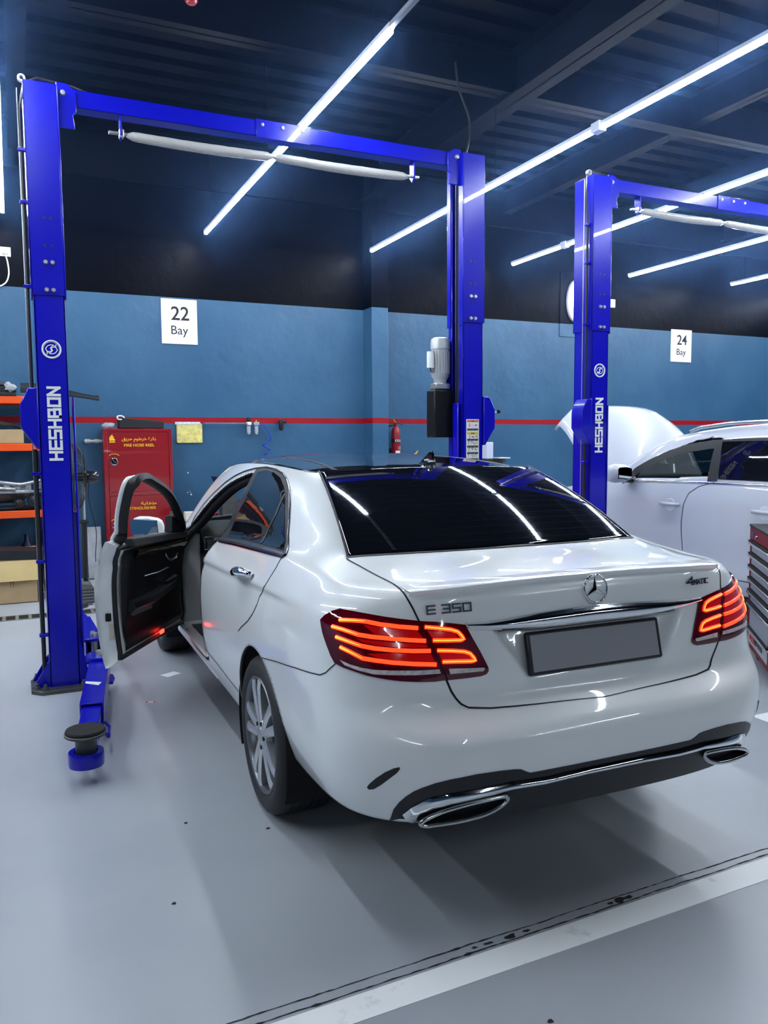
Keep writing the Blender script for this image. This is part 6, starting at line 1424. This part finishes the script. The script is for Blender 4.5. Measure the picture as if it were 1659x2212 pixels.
# ================================================================ storage rack with parts
ORG = mat('rack_orange', (.80, .085, .008), .35, coat=.2); RACKB = mat('rack_upright', (.008, .012, .05), .45)
rk_ = thing('storage_rack', 'orange and dark blue storage rack full of car parts behind the near post', 'rack', (-3.53, 7.0, 0))
RL = 2.02; levels = (1.942, 1.462, .776, .34)
for z in levels:
    for yy in (0, .60): MB().box(0, RL, yy, yy+.045, z, z+.075).build('beam', ORG, rk_, bevel=.004)
    MB().box(.0, RL, .045, .60, z+.035, z+.06).build('shelf_board', DARKST, rk_)
for xx in (-.06, RL):
    for yy in (-.005, .595): MB().box(xx, xx+.06, yy, yy+.055, 0, 2.02).build('upright', RACKB, rk_, bevel=.003)
    for z in (.5, 1.1, 1.7): MB().bar((xx+.03, .02, z-.2), (xx+.03, .62, z+.1), .025, .015, up=(1, 0, 0)).build('brace', RACKB, rk_)
PLK = mat('part_plastic_black', (.012, .013, .016), .4, bump=.2, bscale=18); PLK2 = mat('part_plastic_grey', (.06, .065, .075), .45)
zt1_ = levels[0]+.078
mb = MB(); mb.box(-3.5, -1.70, 6.99, 7.5, zt1_, zt1_+.03); mb.box(-3.5, -1.70, 7.05, 7.17, zt1_+.03, zt1_+.10)
o = mb.build('engine_undertray', PLK, bevel=.006); tag(o, 'black plastic undertray lying along the rack top', 'car part')
mb = MB()
for k in range(13): mb.prism([(-3.5+.135*k, zt1_+.101), (-3.41+.135*k, zt1_+.101), (-3.43+.135*k, zt1_+.145), (-3.48+.135*k, zt1_+.145)], 7.05, 7.45, 'y')
mb.box(-3.52, -1.70, 7.05, 7.45, zt1_+.1005, zt1_+.112)
tag(mb.build('corrugated_panel', PLK2), 'dark corrugated panel lying over the black undertray', 'car part')
mb = MB(); rows = []
for x, z, h, d in ((-1.66, 2.06, .10, .16), (-1.47, 2.06, .10, .15), (-1.34, 2.05, .095, .13), (-1.22, 2.03, .07, .11), (-1.08, 2.015, .05, .09), (-.95, 1.995, .045, .07), (-.90, 1.985, .06, .06)):
    rows.append([(x, 7.10-d/2, z), (x, 7.10-d/2, z+h*.5), (x, 7.10, z+h), (x, 7.10+d/2, z+h*.6), (x, 7.10+d/2, z)])
mb.add([p for r in rows for p in r], [(i*5+j, i*5+(j+1) % 5, (i+1)*5+(j+1) % 5, (i+1)*5+j) for i in range(6) for j in range(5)]+[tuple(range(5)), tuple(range(30, 35))])
tag(mb.build('bumper_reinforcement', PLK, bevel=.004), 'long black tapering trim piece sticking out right of the rack top', 'car part')
blob('plastic_wrapping', (-1.76, 7.025, zt1_+.033), (.055, .03, .045), CLEARP, 'crumpled clear wrapping at the front of the rack top', 'wrapping', 13)
CARD = mat('cardboard', (.42, .29, .15), .75, noise=.08, nscale=6); CARDL = mat('cardboard_light', (.62, .46, .20), .7, noise=.08, nscale=5)
z2_ = levels[1]+.078
mb = MB().box(-.75, .28, 0, .42, 0, .14); o = mb.build('flat_carton', CARD, bevel=.004); o.location = (-1.93, 7.02, z2_); tag(o, 'wide brown carton on the second rack shelf', 'carton')
mb = MB()
for k in range(3): mb.tube(catmull([(-2.4+.1*k, 7.15, z2_+.15), (-2.1, 7.10, z2_+.21+.02*k), (-1.85+.05*k, 7.07, z2_+.19), (-1.66, 7.10, z2_+.15)], 6), .009, 6)
tag(mb.build('wiring_loom', HOSE), 'loose black wiring loom lying on the brown carton', 'wiring')
z3 = levels[2]+.078
gb = thing('gearbox', 'silver and black gearbox lying on the third rack shelf', 'gearbox', (-1.70, 7.24, z3))
ALC = mat('cast_aluminium', (.48, .49, .50), .35, .85, noise=.3, nscale=30); 
MB().lathe([(.17, -.02), (.17, .0), (.155, .03), (.13, .10), (.10, .20), (.095, .40), (.06, .46), (.03, .5), (0, .5)], 24, 'x', (-.42, 0, .165), cap=True).xf(Matrix.Diagonal((1, 1, 1, 1))).build('gear_casing', mat('casting_dark', (.12, .12, .12), .45, .6, noise=.3, nscale=25), gb, smooth=40)
mb = MB()
for k in range(7): mb.box(-.36+.10*k, -.30+.10*k, -.16, -.12, .19+.01*(k % 3), .285)
mb.box(-.46, .30, -.17, -.10, .17, .20); mb.tube([(-.5, -.15, .27), (-.2, -.16, .29), (.0, -.16, .26), (.2, -.15, .30)], .022, 8); mb.tube([(-.5, -.17, .215), (-.3, -.18, .235), (-.05, -.17, .215)], .02, 8); mb.build('valve_body', ALC, gb, bevel=.006)
for dx, dz, r in ((.13, .10, .075), (-.02, .075, .055)):
    MB().lathe([(0, -.21), (.02, -.21), (r*.55, -.20), (r*.6, -.185), (r*.85, -.185), (r, -.20), (r, -.165), (0, -.165)], 24, 'y', (dx, 0, dz), cap=False).build('pulley', mat('pulley_dark', (.06, .06, .06), .35, .8), gb, smooth=30)
MB().box(-.40, .20, -.13, .13, 0, .03).build('oil_pan', HOSE, gb, bevel=.01); MB().prism([(-.42, .14), (-.24, .12), (-.26, .05), (-.38, .08)], -.20, -.17, 'y').build('wrapped_sensor', mat('old_tape', (.35, .33, .20), .6), gb)
tag(MB().box(-3.1, -2.3, 7.10, 7.5, z3, z3+.12).build('black_tray', PLK, bevel=.02), 'black plastic tray on the third rack shelf left of the gearbox', 'tray')
# big open carton on the floor with junk and a black trim panel on top
bx_ = thing('cardboard_box', 'big open cardboard box with a folded-down flap on the floor before the rack', 'box', (-2.42, 6.42, 0))
BW, BD, BH = .83, .52, .415
mb = MB().box(0, BW, 0, .006, 0, BH).box(0, BW, BD-.006, BD, 0, BH).box(0, .006, 0, BD, 0, BH).box(BW-.006, BW, 0, BD, 0, BH).box(0, BW, 0, BD, 0, .006); mb.build('box_walls', CARD, bx_)
MB().add([(0.0, -.003, BH), (BW, -.003, BH), (BW+.003, -.045, .225), (-.003, -.045, .225), (0, -.008, BH), (BW, -.008, BH), (BW+.003, -.050, .225), (-.003, -.050, .225)], [(0, 1, 2, 3), (4, 5, 6, 7), (0, 1, 5, 4), (2, 3, 7, 6), (1, 2, 6, 5), (0, 3, 7, 4)]).build('front_flap', CARDL, bx_)
MB().add([(BW, 0.02, BH), (BW, BD-.02, BH), (BW+.02, BD-.02, BH-.12), (BW+.02, .02, BH-.12)], [(0, 1, 2, 3)]).build('side_flap', CARDL, bx_); MB().add([(0, BD, BH), (BW, BD, BH), (BW, BD+.02, BH+.07), (0, BD+.02, BH+.07)], [(0, 1, 2, 3)]).build('back_flap', CARDL, bx_)
mb = MB()
for k in range(2): mb.bar((.59+.025*k, -.001, .16), (.59+.025*k, -.001, .215), .005, .001, up=(0, -1, 0)); mb.bar((.582+.025*k, -.001, .203), (.59+.025*k, -.001, .216), .004, .001, up=(0, -1, 0)); mb.bar((.598+.025*k, -.001, .203), (.59+.025*k, -.001, .216), .004, .001, up=(0, -1, 0))
mb.build('arrow_print', mat('print_red', (.25, .03, .02), .7), bx_)
mb = MB(); rows = []
for x in np.linspace(-3.0, -1.50, 18):
    t = (x+3)/1.5; rows.append([(x, 6.40+.03*math.sin(t*3), .445-.03*t), (x, 6.42, .545-.05*t*t), (x, 6.55, .575-.055*t*t), (x, 6.72, .54-.04*t), (x, 6.72, .445-.03*t)])
mb.add([p for r in rows for p in r], [(i*5+j, i*5+(j+1) % 5, (i+1)*5+(j+1) % 5, (i+1)*5+j) for i in range(17) for j in range(5)]+[tuple(range(5)), tuple(range(85, 90))]); o = mb.build('bumper_cover', PLK, smooth=50); tag(o, 'long black bumper cover lying across the open cardboard box', 'car part')
for i, (x, y, s, cm, lb) in enumerate(((-1.47, 6.60, (.065, .08, .11), PLK, 'black plastic bag slumped right of the cardboard box'), (-1.46, 6.80, (.075, .09, .15), PLK2, 'grey crumpled bag behind the black bag by the box'))): blob('refuse_bag', (x, y, .005), s, cm, lb, 'bag', 20+i, jag=.25)
for i, (x, z, h) in enumerate(((-2.0, 0, .62), (-1.66, 0, .55), (-1.48, 0, .6))):
    tag(MB().lathe([(0, .0), (.06, .0), (.062, .02), (.062, h*.75), (.03, h*.86), (.022, h), (0, h)], 18, 'z', (x, 7.60, 0), cap=False).build('spray_bottle', RACKB, smooth=40), ('leftmost', 'middle', 'rightmost')[i]+' of the three dark bottles on the floor behind the rack', 'bottle', 'dark bottles behind the rack')
# ================================================================ small things on the floor
p = wp(369, 1457, 2, 0); o = MB().box(-.055, .055, -.04, .04, 0, .0012).build('paper_card', SIGNW); o.location = (p.x, p.y, .0005); o.rotation_euler = (0, 0, .5); tag(o, 'small white card lying on the floor below the open door', 'card')
p = wp(327, 1517, 2, 0); lb2 = thing('floor_sticker', 'small red and white sticker on the grey floor left of the rear wheel', 'sticker', (p.x, p.y, .0005), -.40)
MB().box(-.040, .040, -.013, .013, 0, .001).build('sticker_base', LABELW, lb2); mb = MB().box(-.037, -.020, -.010, .010, .0008, .0014).box(.012, .024, -.010, .010, .0008, .0014).box(.028, .037, -.010, .010, .0008, .0014); mb.build('red_print', LABELR, lb2)
for i, (u, v) in enumerate(((578, 1790), (402, 1778), (376, 1952), (1190, 2207))):
    p = wp(u, v, 2, 0); k = 7; mb = MB().prism([(p.x+.009*math.cos(t)*rng.uniform(.5, 1.2), p.y+.006*math.sin(t)*rng.uniform(.5, 1.2)) for t in np.linspace(0, 2*math.pi, k, endpoint=False)], .0004, .003); struct(mb.build('floor_marking', DARKJ))
# ================================================================ thin haze added under the ceiling to imitate lens glow round the tubes
hz = bpy.data.materials.new('bloom_scatter'); hz.use_nodes = True; nt = hz.node_tree; nt.nodes.clear()
out = nt.nodes.new('ShaderNodeOutputMaterial'); vs_ = nt.nodes.new('ShaderNodeVolumeScatter'); vs_.inputs['Color'].default_value = (.20, .42, 1, 1); vs_.inputs['Density'].default_value = .0105; vs_.inputs['Anisotropy'].default_value = .86
nt.links.new(vs_.outputs[0], out.inputs['Volume'])
h_ = MB().box(-4.5, 11, -1.2, YW-.06, 2.9, ZC-.02).build('bloom', hz); tag(h_, 'thin bluish haze added to imitate lens glow round the lit ceiling tubes', 'bloom', kind='stuff')
